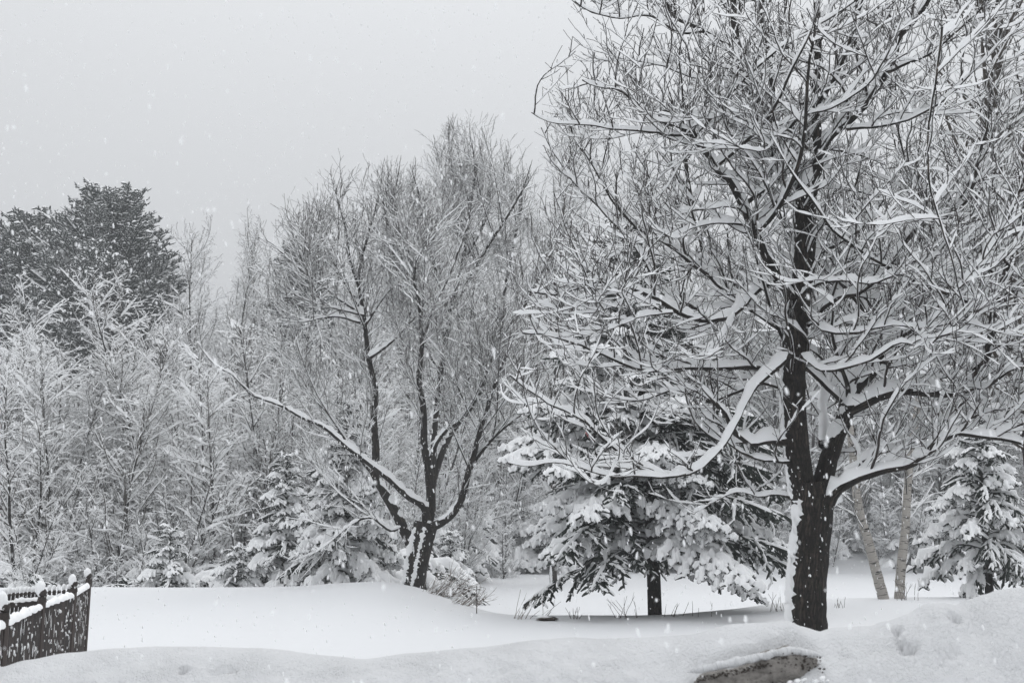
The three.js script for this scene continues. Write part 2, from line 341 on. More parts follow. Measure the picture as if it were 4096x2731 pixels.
// the great tree that fills the right of the view
{
  const rng = RNG(77), D = 14;
  const t = base('shade_tree', V(P(3225, 2500, D).x, 0.1, -D), 'large dark barked bare tree laden with snow, rising right behind the snow bank', 'tree');
  const O = t.position, local = (br) => { br.pts.forEach((p) => p.sub(O)); return br; };
  const limbs = [];
  const L = (list, d0, d1, w0, w1, opt = {}) => { const br = traced(list, d0, d1, w0, w1, rng); br.opt = opt; limbs.push(br); return br; };
  // trunk and the two stems it carries
  const trunk = L([[3232, 2640], [3228, 2520], [3228, 2400], [3236, 2250], [3250, 2120], [3258, 2010], [3252, 1930]], D, D, 124, 152, { trunk: 1 });
  const leader = L([[3228, 2060], [3205, 1910], [3190, 1800], [3176, 1640], [3174, 1510], [3184, 1330], [3198, 1180], [3215, 1050], [3221, 900], [3222, 800], [3220, 720]], D, D, 104, 92, { bare: 1 });
  const right = L([[3275, 2060], [3300, 1900], [3338, 1770], [3376, 1680], [3402, 1580], [3470, 1500], [3540, 1430], [3610, 1320], [3676, 1195], [3714, 1130], [3745, 1075], [3795, 1000], [3845, 930], [3890, 830]], D, D + 1.2, 96, 24, { bare: 0.25 });
  L([[3214, 800], [3180, 690], [3134, 561], [3085, 470], [3026, 380], [2998, 265], [2955, 190], [2938, 80], [2930, -60]], D, D + 0.3, 56, 26);
  L([[3235, 800], [3262, 700], [3277, 620], [3266, 500], [3263, 357], [3272, 240], [3275, 150], [3268, 40], [3262, -90]], D, D - 0.2, 60, 20);
  L([[3262, 690], [3306, 561], [3388, 490], [3459, 423], [3490, 378], [3536, 306], [3571, 245], [3602, 143], [3658, 82], [3704, 15], [3760, -70]], D, D - 0.9, 46, 22);
  L([[2962, 215], [2880, 165], [2814, 122], [2750, 92], [2702, 66], [2665, 10], [2640, -60]], D + 0.2, D - 0.4, 28, 16);
  L([[3110, 520], [3092, 440], [3088, 326], [3070, 200], [3052, 90], [3050, -60]], D + 0.5, D + 0.9, 32, 20);
  L([[2806, 125], [2720, 130], [2600, 62], [2480, 72], [2360, 45], [2300, 5]], D - 0.3, D - 0.9, 16, 6);
  // limbs to the left
  L([[3168, 1135], [3080, 1128], [3020, 1165], [2967, 1225], [2916, 1262], [2865, 1276], [2790, 1275], [2712, 1245], [2636, 1198], [2559, 1164], [2457, 1134], [2381, 1129], [2304, 1154], [2228, 1176], [2115, 1164]], D, D - 1.6, 46, 9);
  L([[2690, 1250], [2559, 1266], [2508, 1287], [2416, 1327]], D - 1.1, D - 1.6, 14, 7);
  L([[2570, 1170], [2500, 1205], [2440, 1230], [2355, 1251], [2273, 1256]], D - 1.2, D - 1.7, 13, 6);
  L([[2467, 1140], [2386, 1186], [2304, 1225], [2202, 1252]], D - 1.4, D - 2, 12, 6);
  const l2 = L([[3165, 1200], [3120, 1120], [3069, 1032], [3034, 955], [3003, 900], [2978, 828], [2947, 770], [2916, 715], [2881, 690], [2830, 612], [2789, 556], [2768, 526]], D - 0.1, D - 0.6, 50, 26, { bare: 0.3 });
  L([[2768, 530], [2715, 510], [2661, 490], [2585, 449], [2523, 393], [2478, 360], [2386, 345], [2330, 320]], D - 0.6, D - 1.3, 20, 6);
  L([[2768, 540], [2690, 538], [2610, 526], [2457, 515], [2345, 497], [2240, 493], [2180, 480], [2126, 449]], D - 0.6, D - 0.9, 18, 5);
  L([[2770, 530], [2790, 470], [2810, 425], [2855, 388], [2896, 352], [2940, 340]], D - 0.6, D - 0.2, 18, 8);
  L([[3150, 1330], [3060, 1270], [2960, 1200], [2886, 1150], [2835, 1098], [2763, 1050], [2702, 996], [2631, 952], [2559, 919], [2498, 858], [2450, 800], [2406, 724], [2355, 633], [2300, 560], [2275, 480]], D + 0.2, D + 0.6, 34, 8);
  L([[2980, 1215], [2830, 1240], [2738, 1215], [2666, 1180], [2610, 1098], [2569, 1027], [2534, 981], [2493, 930], [2447, 884], [2381, 812], [2294, 725], [2248, 658], [2197, 577], [2166, 510]], D + 0.1, D + 0.5, 26, 6);
  L([[3160, 1300], [3010, 1230], [2900, 1140], [2840, 1078], [2814, 1006], [2794, 904], [2768, 802], [2748, 690], [2735, 560], [2700, 430]], D + 0.9, D + 2.0, 30, 12);
  L([[2992, 900], [2881, 889], [2763, 912], [2712, 938], [2626, 950], [2520, 985]], D - 0.4, D - 1.1, 16, 6);
  L([[3145, 1768], [3072, 1760], [3002, 1774], [2960, 1745], [2932, 1716], [2900, 1650], [2860, 1610]], D - 0.2, D - 0.7, 36, 18, { bare: 0.3 });
  L([[3155, 1420], [3090, 1480], [3020, 1545], [2981, 1610], [2953, 1667], [2905, 1760], [2841, 1835], [2778, 1884], [2687, 1903], [2602, 1889], [2532, 1849], [2469, 1800], [2406, 1751], [2336, 1681], [2266, 1645], [2203, 1617], [2097, 1547], [2040, 1500]], D - 0.3, D - 2.2, 38, 7, { gap: 2, from: 0.3 });
  L([[2740, 1895], [2651, 1910], [2546, 1901], [2455, 1905], [2343, 1877], [2231, 1849], [2104, 1863], [2030, 1850]], D - 1.4, D - 2.2, 18, 6, { gap: 1.9 });
  L([[3160, 1850], [3090, 1840], [3030, 1835], [2953, 1800], [2880, 1740], [2820, 1690]], D - 0.1, D - 0.3, 18, 7, { gap: 1.8 });
  L([[3150, 1470], [2967, 1466], [2865, 1472], [2763, 1470], [2610, 1482], [2540, 1470], [2488, 1452], [2406, 1414], [2304, 1373], [2182, 1338], [2090, 1330]], D + 0.1, D - 0.9, 34, 8);
  L([[3145, 1560], [3060, 1530], [2960, 1560], [2850, 1600], [2700, 1560], [2560, 1600], [2440, 1590]], D + 0.4, D + 1.4, 26, 7);
  L([[3170, 1990], [3110, 1975], [3040, 1985], [2960, 1965], [2900, 1985]], D + 0.3, D + 1.0, 14, 6, { gap: 1.8 });
  // limbs to the right
  L([[3392, 1640], [3457, 1612], [3531, 1576], [3633, 1558], [3743, 1570], [3861, 1558], [3912, 1475], [3950, 1415], [3971, 1340], [3974, 1277], [4005, 1169], [4036, 1057], [4077, 945], [4110, 820]], D - 0.1, D - 0.6, 56, 26);
  L([[3318, 2010], [3350, 1962], [3377, 1940], [3450, 1905], [3538, 1878], [3633, 1862], [3707, 1811], [3743, 1770], [3839, 1732], [3927, 1745], [4037, 1759], [4130, 1780]], D - 0.2, D - 1.4, 50, 18);
  L([[3384, 1925], [3457, 1835], [3560, 1796], [3670, 1755], [3780, 1693], [3850, 1665], [3960, 1640], [4110, 1610]], D - 0.4, D + 0.6, 30, 12);
  L([[3300, 1780], [3298, 1700], [3290, 1640], [3310, 1560], [3345, 1440], [3385, 1300], [3395, 1120], [3430, 980]], D + 0.6, D + 2.2, 50, 20);
  L([[3236, 1050], [3276, 1011], [3357, 970], [3434, 919], [3500, 850], [3560, 740], [3590, 620]], D - 0.1, D + 0.8, 26, 10);
  L([[3225, 1300], [3330, 1200], [3444, 1165], [3556, 1060], [3650, 930], [3689, 868], [3816, 845], [3870, 800], [3895, 740], [3918, 628], [3950, 520]], D + 0.1, D - 1.1, 32, 12);
  L([[3390, 515], [3474, 508], [3602, 488], [3714, 439], [3800, 380], [3880, 300]], D - 0.5, D - 1.5, 18, 8);
  L([[3548, 290], [3612, 260], [3724, 212], [3796, 153], [3867, 92], [3930, 30]], D - 0.7, D - 1.6, 18, 8);
  L([[3230, 1250], [3300, 1320], [3420, 1330], [3560, 1300], [3700, 1310], [3860, 1290], [4000, 1330]], D - 0.3, D - 2.4, 22, 7);
  L([[3210, 1420], [3290, 1480], [3380, 1470], [3480, 1440], [3600, 1370], [3700, 1380], [3820, 1300]], D - 0.2, D - 2.2, 22, 8);
  L([[3615, 1335], [3700, 1290], [3800, 1230], [3930, 1210], [4080, 1150]], D + 0.3, D - 0.8, 26, 9);
  L([[3760, 1060], [3850, 1040], [3960, 980], [4060, 930], [4130, 880]], D + 0.8, D - 0.2, 22, 9);
  L([[3870, 1556], [3960, 1540], [4040, 1480], [4130, 1450]], D - 0.5, D - 1.3, 20, 9);
  L([[3200, 1190], [3260, 1140], [3380, 1120], [3500, 1130], [3640, 1080], [3800, 1100]], D - 0.3, D - 1.9, 20, 7);
  L([[3260, 430], [3330, 330], [3390, 200], [3420, 90], [3470, -40]], D, D - 1.2, 22, 12);
  L([[3130, 550], [3200, 470], [3330, 430], [3480, 330], [3560, 200]], D - 0.2, D - 2.0, 16, 7);
  L([[3060, 440], [2960, 430], [2860, 470], [2750, 470]], D - 0.2, D - 1.5, 14, 6);
  L([[3010, 320], [2900, 300], [2780, 310], [2640, 260], [2520, 240]], D - 0.2, D - 1.2, 14, 5);
  L([[3240, 600], [3150, 520], [3060, 600], [2960, 590]], D - 0.3, D - 1.8, 14, 5);
  limbs.forEach(local);
  // limbs that lean towards and away from the viewer
  const upL = { seg: 0.12, wander: 0.2, curl: 0.6, up: (s) => 0.12 + 0.45 * s };
  const edge = [[0, 2285], [400, 2165], [700, 2130], [1200, 2060], [1600, 1985], [2100, 1990]].map(([py, px]) => { const q = P(px, py, 13); return [q.y, q.x]; });
  const inside = (b) => { const e = b.pts[b.pts.length - 1], y = e.y + O.y; let k = 0; while (k < edge.length - 2 && edge[k + 1][0] > y) k++; const [a, c] = [edge[k], edge[k + 1]]; return e.x + O.x > lerp(a[1], c[1], clamp((y - a[0]) / (c[0] - a[0]), 0, 1)); };
  const cut = (a) => { const k = a.filter(inside); a.length = 0; for (const b of k) a.push(b); };
  for (let i = 0; i < 20; i++) {
    const host = i % 4 === 0 ? right : i % 4 === 1 ? l2 : limbs[26 + i % 12], a = along(host, 0.22 + 0.75 * rng()), az = (i % 2 ? 1 : -1) * (0.5 + 1.6 * rng()) + (rng() < 0.5 ? 0 : 0.3);
    const dir = V(Math.sin(az), 0.35 + 0.5 * rng(), Math.cos(az) * (rng() < 0.4 ? 1 : -1)), br = growLine(rng, a.p, dir, 1.7 + 1.9 * rng(), Math.min(a.r * 0.6, 0.036), 0.011, upL);
    br.opt = {}; limbs.push(br);
  }
  const l1 = [], l2s = [], l3 = [];
  limbs.forEach((br) => {
    const q = br.opt; if (q.trunk) return;
    twigsOf(rng, br, { from: q.bare === 1 ? 0.35 : q.bare ?? q.from ?? 0.12, gap: (q.bare === 1 ? 0.5 : 0.185) * (q.gap || 1), len0: 0.6, len1: 2.3, ang0: 0.6, ang1: 1.25, lift0: -0.25, lift1: 1.1, r: 0.0185, seg: 0.085, wander: 0.3, curl: 1.5, up: (s) => -0.4 + 1.5 * s, taper: 0.35, maxR: 0.2 }, l1);
    if (q.bare !== 1) { const e = along(br, 0.999); for (let k = 0; k < 2; k++) l1.push(growLine(rng, e.p, e.t.clone().add(V((rng() - 0.5) * 0.7, rng() * 0.3, (rng() - 0.5) * 0.7)), 0.4 + 0.35 * rng(), Math.max(0.007, e.r * 0.7), 0.004, { seg: 0.09, wander: 0.2, up: (s) => 0.5 * s })); }
  });
  cut(l1);
  { const k = l1.filter((b) => { const e = b.pts[b.pts.length - 1]; return !(e.z > 0.3 && Math.abs(e.x) < 0.8 && rng() < 0.75); }); l1.length = 0; l1.push(...k); }
  l1.forEach((br) => twigsOf(rng, br, { from: 0.12, gap: 0.15, len0: 0.15, len1: 1.05, ang0: 0.5, ang1: 1.15, lift0: -0.5, lift1: 1.4, r: 0.0105, rEnd: 0.004, seg: 0.085, wander: 0.32, curl: 2.2, up: (s) => 0.1 + 1.2 * s, taper: 0.4 }, l2s));
  cut(l2s);
  l2s.forEach((br) => twigsOf(rng, br, { from: 0.2, gap: 0.135, len0: 0.06, len1: 0.38, ang0: 0.5, ang1: 0.9, lift0: -0.4, lift1: 1.6, r: 0.0058, rEnd: 0.0038, seg: 0.1, wander: 0.26, curl: 2.5, up: () => 0.8, taper: 0.2 }, l3));
  // build: trunk and stems, limbs, the 300 largest branches, the twigs
  const hL = (r) => Math.min(0.026 + 1.3 * r, 0.08), hB = (r) => 0.02 + 2.4 * r;
  const flare = (br) => { br.rad = br.rad.map((r, i) => r * (1 + 0.35 * Math.exp(-i / 5))); return br; };
  flare(trunk);
  const lumpy = (m, j) => 1 + 0.07 * PN.noise(m * 0.35, j * 1.3, 4);
  for (const br of limbs) {
    const big = br === trunk || br === leader || br === right, b = new MB(), s = new MB();
    b.tube(br.pts, br.rad, big ? 44 : br.rad[0] > 0.05 ? 14 : 9, big ? (m, j) => 1 + 0.05 * PN.noise(m * 0.3, j * 0.35, 4) - 0.05 * Math.abs(PN.noise(m * 0.22, (j % 44) * 1.37, 9)) : lumpy);
    const o = b.build(br === trunk ? 'trunk' : 'limb', M.bark, t);
    if (br === trunk) { rind(s, br, V(-1, 0, 0.12), 0.04, 0.98, 0.62, 0.045, 3); plaster(s, br, rng, V(-0.75, 0, 0.8).normalize(), 0.1, 1, 60, 0.009); plaster(s, br, rng, V(0.1, 0, 1), 0.05, 1, 40, 0.004); } else {
      s.snow(br.pts, br.rad, 10, hL, rng() * 30, -0.62);
      if (big) { plaster(s, br, rng, V(-0.4, 0, 1).normalize(), 0.02, 0.7, 40, 0.008); if (br === leader) { rind(s, br, V(-1, 0, 0.05), 0.05, 0.45, 0.4, 0.03, 8); rind(s, br, V(-1, 0, 0.05), 0.5, 0.98, 0.42, 0.03, 5); } }
    }
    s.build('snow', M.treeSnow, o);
  }
  { const s = new MB(), c = P(3235, 770, D - 0.05).sub(O); s.blob(c.clone().add(V(-0.03, 0.18, 0.03)), 0.10, 0.2, 0.10, rng, 0.4, 12, 8); s.blob(P(3244, 1985, D - 0.12).sub(O), 0.09, 0.12, 0.1, rng, 0.5, 12, 8); s.blob(P(3330, 1985, D - 0.1).sub(O), 0.11, 0.13, 0.1, rng, 0.5, 12, 8); s.build('snow', M.treeSnow, t); }
  l1.sort((a, b) => b.rad[0] * b.len - a.rad[0] * a.len);
  const tw = new MB(), ts = new MB();
  l1.forEach((br, i) => {
    if (i < 260) { const o = new MB().tube(br.pts, br.rad, 6).build('branch', M.twig, t); new MB().snow(br.pts, br.rad, 7, hB, i, -0.36).build('snow', M.treeSnow, o); } else { tw.tube(br.pts, br.rad, 5); ts.snow(br.pts, br.rad, 6, hB, i, -0.3); }
  });
  l2s.forEach((br, i) => { tw.tube(br.pts, br.rad, 4); ts.snow(br.pts, br.rad, 5, (r) => 0.009 + 2.3 * r, i, -0.2); });
  l3.forEach((br, i) => { tw.tube(br.pts, br.rad, 3); if (i % 5 < 2) ts.snow(br.pts, br.rad, 4, (r) => 0.006 + 2.6 * r, i, -0.15); });
  tw.build('twigs', M.twig, t, 'stuff'); ts.build('twig_snow', M.treeSnow, t, 'stuff');
  console.log('shade tree', limbs.length, l1.length, l2s.length, l3.length, (tw.i.length + ts.i.length) / 3);
}

// the many stemmed tree in the middle, and the tree close behind it
function broomTree(name, label, D, baseP, seed, lines, oT) {
  const rng = RNG(seed), t = base(name, baseP, label, 'tree'), O = t.position, limbs = [];
  for (const [list, d0, d1, w0, w1, opt] of lines) { const br = traced(list, D + d0, D + d1, w0, w1, rng); br.opt = opt || {}; br.pts.forEach((p) => p.sub(O)); limbs.push(br); }
  for (let i = 0; i < oT.extra; i++) {
    const host = limbs[2 + Math.floor(rng() * (oT.hosts - 2))], a = along(host, 0.35 + 0.6 * rng()), az = rng() * 6.28;
    const br = growLine(rng, a.p, a.t.clone().multiplyScalar(0.5).add(V(Math.sin(az) * 0.75, 0.5, Math.cos(az) * 0.75)), 1.5 + 2.2 * rng(), Math.min(a.r * 0.5, 0.02), 0.007, { seg: 0.25, wander: 0.12, up: () => 0.25 }); br.opt = {}; if (oT.keep(br.pts[br.pts.length - 1].clone().add(O).add(V(0, 0.5, 0)))) limbs.push(br);
  }
  const l1 = [], l2 = [], l3 = [];
  const keep = (b) => oT.keep(b.pts[b.pts.length - 1].clone().add(O));
  limbs.forEach((br) => { if (br.opt.trunk) return; twigsOf(rng, br, { from: br.opt.from ?? 0.25, gap: oT.gap1 * (br.opt.gap || 1), len0: 0.7, len1: oT.len1, ang0: 0.45, ang1: 1.1, lift0: -0.9, lift1: 1.3, r: 0.012, seg: 0.2, wander: 0.18, curl: 0.6, up: (s) => 0.32, taper: 0.45, maxR: 0.12 }, l1); const e = along(br, 0.999); for (let k = 0; k < 3; k++) l1.push(growLine(rng, e.p, e.t.clone().add(V((rng() - 0.5) * 0.6, 0.1, (rng() - 0.5) * 0.6)), 0.6 + 0.6 * rng(), e.r * 0.8, 0.006, { seg: 0.2, wander: 0.14, up: () => 0.3 })); });
  const cut = (a) => { const k = a.filter(keep); a.length = 0; for (const b of k) a.push(b); };
  cut(l1);
  l1.forEach((br) => twigsOf(rng, br, { from: 0.15, gap: oT.gap2, len0: 0.3, len1: 1.25, ang0: 0.35, ang1: 1.0, lift0: -1.2, lift1: 1.4, r: 0.0105, rEnd: 0.005, seg: 0.2, wander: 0.2, curl: 1.0, up: () => 0.4, taper: 0.4 }, l2));
  cut(l2);
  l2.forEach((br) => twigsOf(rng, br, { from: 0.25, gap: 0.15, len0: 0.12, len1: 0.5, ang0: 0.35, ang1: 0.95, lift0: -1.2, lift1: 1.6, r: 0.0068, rEnd: 0.0045, seg: 0.2, wander: 0.2, curl: 1.5, up: () => 0.6, taper: 0.2 }, l3));
  cut(l3);
  const hL = (r) => Math.min(0.026 + 0.8 * r, 0.08), hB = (r) => 0.013 + 1.7 * r;
  limbs.forEach((br) => {
    const b = new MB(), s = new MB(); b.tube(br.pts, br.rad, br.rad[0] > 0.08 ? 14 : 8, (m, j) => 1 + 0.12 * PN.noise(m * 0.35, j * 1.3, 4));
    const o = b.build(br.opt.trunk ? 'trunk' : 'limb', M.bark, t); s.snow(br.pts, br.rad, 9, hL, rng() * 30, -0.55);
    if (br.rad[0] > 0.08) { plaster(s, br, rng, V(-0.6, 0, 1).normalize(), 0.02, 0.9, br.opt.trunk ? 70 : 50, 0.022); if (br.opt.trunk) rind(s, br, V(-0.8, 0, 0.6).normalize(), 0.03, 0.9, 0.42, 0.055, seed); if (br.opt.trunk) rind(s, br, V(0.05, 0, 1).normalize(), 0.12, 0.95, 0.2, 0.035, seed + 3); }
    s.build('snow', M.treeSnow, o);
  });
  l1.sort((a, b) => b.rad[0] * b.len - a.rad[0] * a.len);
  const tw = new MB(), ts = new MB();
  l1.forEach((br, i) => { if (i < 120) { const o = new MB().tube(br.pts, br.rad, 5).build('branch', oT.twig, t); new MB().snow(br.pts, br.rad, 5, hB, i, -0.45).build('snow', M.treeSnow, o); } else { tw.tube(br.pts, br.rad, 4); ts.snow(br.pts, br.rad, 5, hB, i, -0.4); } });
  l2.forEach((br, i) => { tw.tube(br.pts, br.rad, 3); ts.snow(br.pts, br.rad, 4, (r) => 0.006 + 2.0 * r, i, -0.3); });
  l3.forEach((br, i) => { tw.tube(br.pts, br.rad, 3); if (i % 2) ts.snow(br.pts, br.rad, 4, (r) => 0.004 + 1.6 * r, i, -0.1); });
  tw.build('twigs', oT.twig, t, 'stuff'); ts.build('twig_snow', M.treeSnow, t, 'stuff');
  console.log(name, limbs.length, l1.length, l2.length, l3.length, (tw.i.length + ts.i.length) / 3);
  return t;
}
const dome = (px, py, d, rx, ry) => { const c = P(px, py, d), a = rx / F * d, b = ry / F * d; return (p) => ((p.x - c.x) / a) ** 2 + (p.y > c.y ? ((p.y - c.y) / b) ** 2 : 0) < 1 + 0.25 * PN.noise(p.x * 1.3, p.y * 1.3, p.z * 1.3) || p.y < c.y - 0.6; };
broomTree('lawn_tree', 'bare tree with several leaning stems on the mound at the lawn edge, in mid picture', 28, V(P(1655, 2340, 28).x, 0.4, -28), 5, [
  [[[1645, 2385], [1652, 2330], [1668, 2240], [1690, 2150], [1706, 2090]], 0, 0, 88, 96, { trunk: 1 }],
  [[[1708, 2110], [1696, 2029], [1629, 1982], [1549, 1909], [1469, 1849], [1375, 1775], [1295, 1708], [1208, 1668], [1120, 1621], [1047, 1594], [1000, 1574], [930, 1500], [860, 1460], [800, 1390]], 0, -2, 40, 4, { gap: 3.2, from: 0.35 }],
  [[[1672, 2210], [1636, 2160], [1589, 2063], [1536, 1969], [1498, 1895], [1503, 1815], [1495, 1668], [1502, 1567], [1482, 1467], [1469, 1400], [1464, 1349], [1452, 1243], [1434, 1126], [1446, 1038], [1469, 949], [1493, 867]], 0, 0.8, 52, 7],
  [[[1500, 1900], [1440, 1830], [1370, 1740], [1320, 1660], [1260, 1600], [1235, 1580]], 0.4, 1, 26, 10],
  [[[1706, 2110], [1723, 2023], [1712, 1869], [1696, 1768], [1694, 1634], [1676, 1534], [1683, 1433], [1687, 1360], [1675, 1214], [1656, 1096], [1692, 991], [1751, 903]], 0.1, -0.4, 48, 7],
  [[[1708, 2115], [1740, 2102], [1803, 2063], [1848, 1989], [1870, 1902], [1897, 1815], [1917, 1735], [1951, 1628], [1990, 1500]], -0.1, -1, 40, 14],
  [[[1878, 1880], [1930, 1800], [2004, 1721], [2071, 1668], [2130, 1590]], -0.4, -1.2, 20, 9],
  [[[1712, 1850], [1770, 1735], [1870, 1654], [1951, 1480], [2000, 1330]], 0, -0.8, 20, 9],
  [[[1450, 1250], [1411, 1184], [1364, 1102], [1305, 991], [1258, 891], [1223, 809]], 0.5, 0.8, 15, 5],
  [[[1452, 1255], [1364, 1202], [1282, 1137], [1205, 1079], [1135, 1020], [1076, 967], [1030, 950]], 0.5, -0.4, 15, 4],
  [[[1440, 1290], [1350, 1265], [1290, 1270], [1240, 1282]], 0.4, -0.4, 14, 6],
  [[[1476, 1430], [1560, 1370], [1640, 1290], [1720, 1180]], 0.3, 0.8, 20, 8],
  [[[1460, 1300], [1540, 1180], [1640, 1080], [1700, 1000]], 0.5, 1.2, 14, 5],
  [[[1436, 1150], [1400, 1040], [1385, 930], [1350, 800], [1330, 730]], 0.6, 0.2, 14, 5],
  [[[1420, 1190], [1340, 1080], [1230, 960], [1140, 860]], 0.5, 1.2, 13, 4],
  [[[1455, 1260], [1330, 1230], [1200, 1190], [1090, 1120]], 0.4, 0, 13, 4],
  [[[1470, 950], [1540, 850], [1580, 760]], 0.8, 0.4, 11, 5],
  [[[1600, 2110], [1560, 2120], [1480, 2070], [1400, 2100], [1330, 2160]], -0.2, -1.2, 16, 6, { gap: 1.6 }],
  [[[1690, 1360], [1739, 1214], [1786, 1126], [1822, 1038], [1863, 920], [1880, 860]], 0, 0.6, 17, 5],
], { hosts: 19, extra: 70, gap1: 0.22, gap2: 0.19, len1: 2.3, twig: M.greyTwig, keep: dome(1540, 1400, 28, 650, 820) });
broomTree('broad_tree', 'broad bare tree with a high fan of fine twigs, right behind the leaning lawn tree', 35, V(P(1692, 2300, 35).x, -0.7, -35), 15, [
  [[[1690, 2420], [1692, 2280], [1706, 2080], [1730, 1920]], 0, 0, 40, 34, { trunk: 1 }],
  [[[1728, 1930], [1790, 1761], [1844, 1675], [1917, 1587], [1960, 1400], [2010, 1200], [2050, 1000], [2080, 850]], 0, 0.8, 30, 9],
  [[[1730, 1930], [1740, 1700], [1770, 1450], [1800, 1250], [1850, 1050], [1880, 850], [1900, 700]], 0, -0.5, 30, 9],
  [[[1800, 1260], [1740, 1080], [1700, 900], [1670, 760]], 0, -0.5, 22, 10],
  [[[1810, 1240], [1910, 1055], [1962, 967], [2020, 880], [2090, 760]], 0, -1.5, 22, 9],
  [[[1770, 1500], [1690, 1350], [1600, 1150], [1560, 950], [1530, 800]], 0, 1.5, 28, 10],
  [[[1960, 1400], [2080, 1250], [2160, 1100], [2230, 960]], 0.5, -0.5, 22, 9],
  [[[1850, 1050], [1940, 880], [1960, 760], [1965, 660]], -0.3, 1, 18, 9],
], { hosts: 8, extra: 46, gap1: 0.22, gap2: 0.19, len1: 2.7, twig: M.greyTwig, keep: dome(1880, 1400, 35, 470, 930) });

// ------------------------------------------------------------------ conifers
// a bough along +x of length L; u scales its fingers, hang lets the fingers droop
function makeBough(seed, L, u, hang, snowy, rise, droop, sides = 4) {
  const rng = RNG(seed), f = new MB(), s = new MB(), R = 0.026 * u;
  const n = Math.max(5, Math.round(L / (0.13 * u))), axis = [], ar = [];
  for (let i = 0; i <= n; i++) { const t = i / n; axis.push(V(L * t * (1 - 0.12 * t * droop), L * (rise * t - droop * t * t), 0.06 * L * Math.sin(seed + t * 3))); ar.push(lerp(R * 1.1, R * 0.8, t)); }
  const jit = () => 0.72 + 0.6 * rng(), br = { pts: axis, rad: ar, len: L };
  f.tube(axis, ar, sides, jit);
  const hS = (k) => (r, t) => k * u * (0.55 + 0.45 * t);
  s.snow(axis, ar, 6, hS(0.075 * snowy), seed, -0.7, 1.2 + 0.7 * snowy);
  const finger = (a, dir, len, r, lev) => {
    const seg = Math.max(2, Math.round(len / (0.09 * u))), pts = [a.p.clone()], rad = [r], d = dir.clone(), q = a.p.clone();
    for (let i = 1; i <= seg; i++) { d.y -= hang * (len / seg) / u * (0.6 + 0.8 * i / seg); d.normalize(); q.addScaledVector(d, len / seg); pts.push(q.clone()); rad.push(r * (i === seg ? 0.45 : 1 - 0.25 * i / seg)); }
    f.tube(pts, rad, sides, jit);
    if (rng() < 0.5 + 0.42 * snowy) s.snow(pts, rad, 5, hS(0.078 * snowy * (lev ? 0.85 : 1) * (0.5 + 0.8 * rng())), seed + lev, -0.45, 1 + 0.7 * snowy);
    return { pts, rad, len };
  };
  for (let k = 0, t = 0.14; t < 0.99; t += 0.075 * u / L * (0.8 + 0.4 * rng()), k++) {
    const a = along(br, t), side = rng() < 0.5 ? 1 : -1, ang = 0.55 + 0.6 * rng(), len = (L * 0.38 * (1 - t) ** 0.75 * Math.min(1, t * 4) + 0.13 * u) * (0.55 + 0.65 * rng());
    const d = a.t.clone().multiplyScalar(Math.cos(ang)).add(V(0, (rng() - 0.55) * 0.6, side * Math.sin(ang))).normalize(), b = finger(a, d, len, R, 0);
    let sd = 1;
    for (let w = 0.25; w < 0.98; w += 0.085 * u / len * (0.8 + 0.4 * rng())) {
      const c = along(b, w); sd = -sd; const hz = new THREE.Vector3().crossVectors(c.t, UP).normalize(), an = 0.7 + 0.3 * rng();
      finger(c, c.t.clone().multiplyScalar(Math.cos(an)).addScaledVector(hz, sd * Math.sin(an)).add(V(0, (rng() - 0.6) * 0.7, 0)).normalize(), (0.09 + 0.12 * rng()) * u * (1 - 0.3 * w), R * 0.9, 1);
    }
  }
  return { f: f.geometry(), s: s.geometry(), L };
}
function boughSet(seed, lens, u, hang, snows, rise, droop, sides) { const o = []; lens.forEach((L, i) => snows.forEach((q, j) => o.push({ ...makeBough(seed + i * 7 + j * 31, L, u, hang, q, rise, droop, sides), q }))); return o; }
function conifer(name, label, at, H, o) {
  const rng = RNG(o.seed), t = base(name, at, label, o.category || 'conifer tree', o.group);
  const lean = o.lean || [0, 0], axis = (h) => V(lean[0] * Math.max(0, h / H) ** 1.5, h, lean[1] * h / H);
  const tr = []; for (let i = 0; i <= 10; i++) tr.push(axis(H * i / 10 * 0.98 - 0.02));
  new MB().tube(tr.map((p, i) => i ? p : V(p.x, -1.2, p.z)), tr.map((_, i) => lerp(o.trunk, 0.015, i / 10)), 10).build('trunk', M.bark, t);
  let h = o.from * H, az = rng() * 6, crown = o.part || 'bough';
  while (h < H * 0.985) {
    const q = h / H, Lw = o.profile(q) * (0.8 + 0.4 * rng()); az += 2.4 + (rng() - 0.5) * 0.9;
    let best = null, bd = 9; const heavy = o.heavy ? o.heavy(az, q, rng) : rng();
    for (const b of o.set) { const e = Math.abs(b.L / Lw - 1) + Math.abs(b.q - heavy) * 0.5 + rng() * 0.15; if (e < bd) { bd = e; best = b; } }
    const m = mesh(best.f, o.mat || M.needle, crown, t); mesh(best.s, M.treeSnow, 'snow', m);
    m.position.copy(axis(h)); m.rotation.set((rng() - 0.5) * 0.4, -az, 0, 'YZX'); m.rotation.z = o.elev(q) + (rng() - 0.5) * 0.22; m.scale.setScalar(Lw / best.L);
    h += H * o.gap * (0.6 + 0.8 * rng()) * (1 - 0.5 * q);
  }
  return t;
}
const spruceSet = boughSet(100, [0.7, 1.5, 2.6], 1, 1.2, [0.3, 1.5], 0.2, 0.38);
const hemlockSet = boughSet(300, [0.9, 1.7], 1.2, 2.8, [0.35, 1.5], 0.35, 0.75);
const pineSet = boughSet(500, [1.4, 2.8, 5], 1.6, -0.6, [0.6, 1.25], 0.25, 0.1, 3);
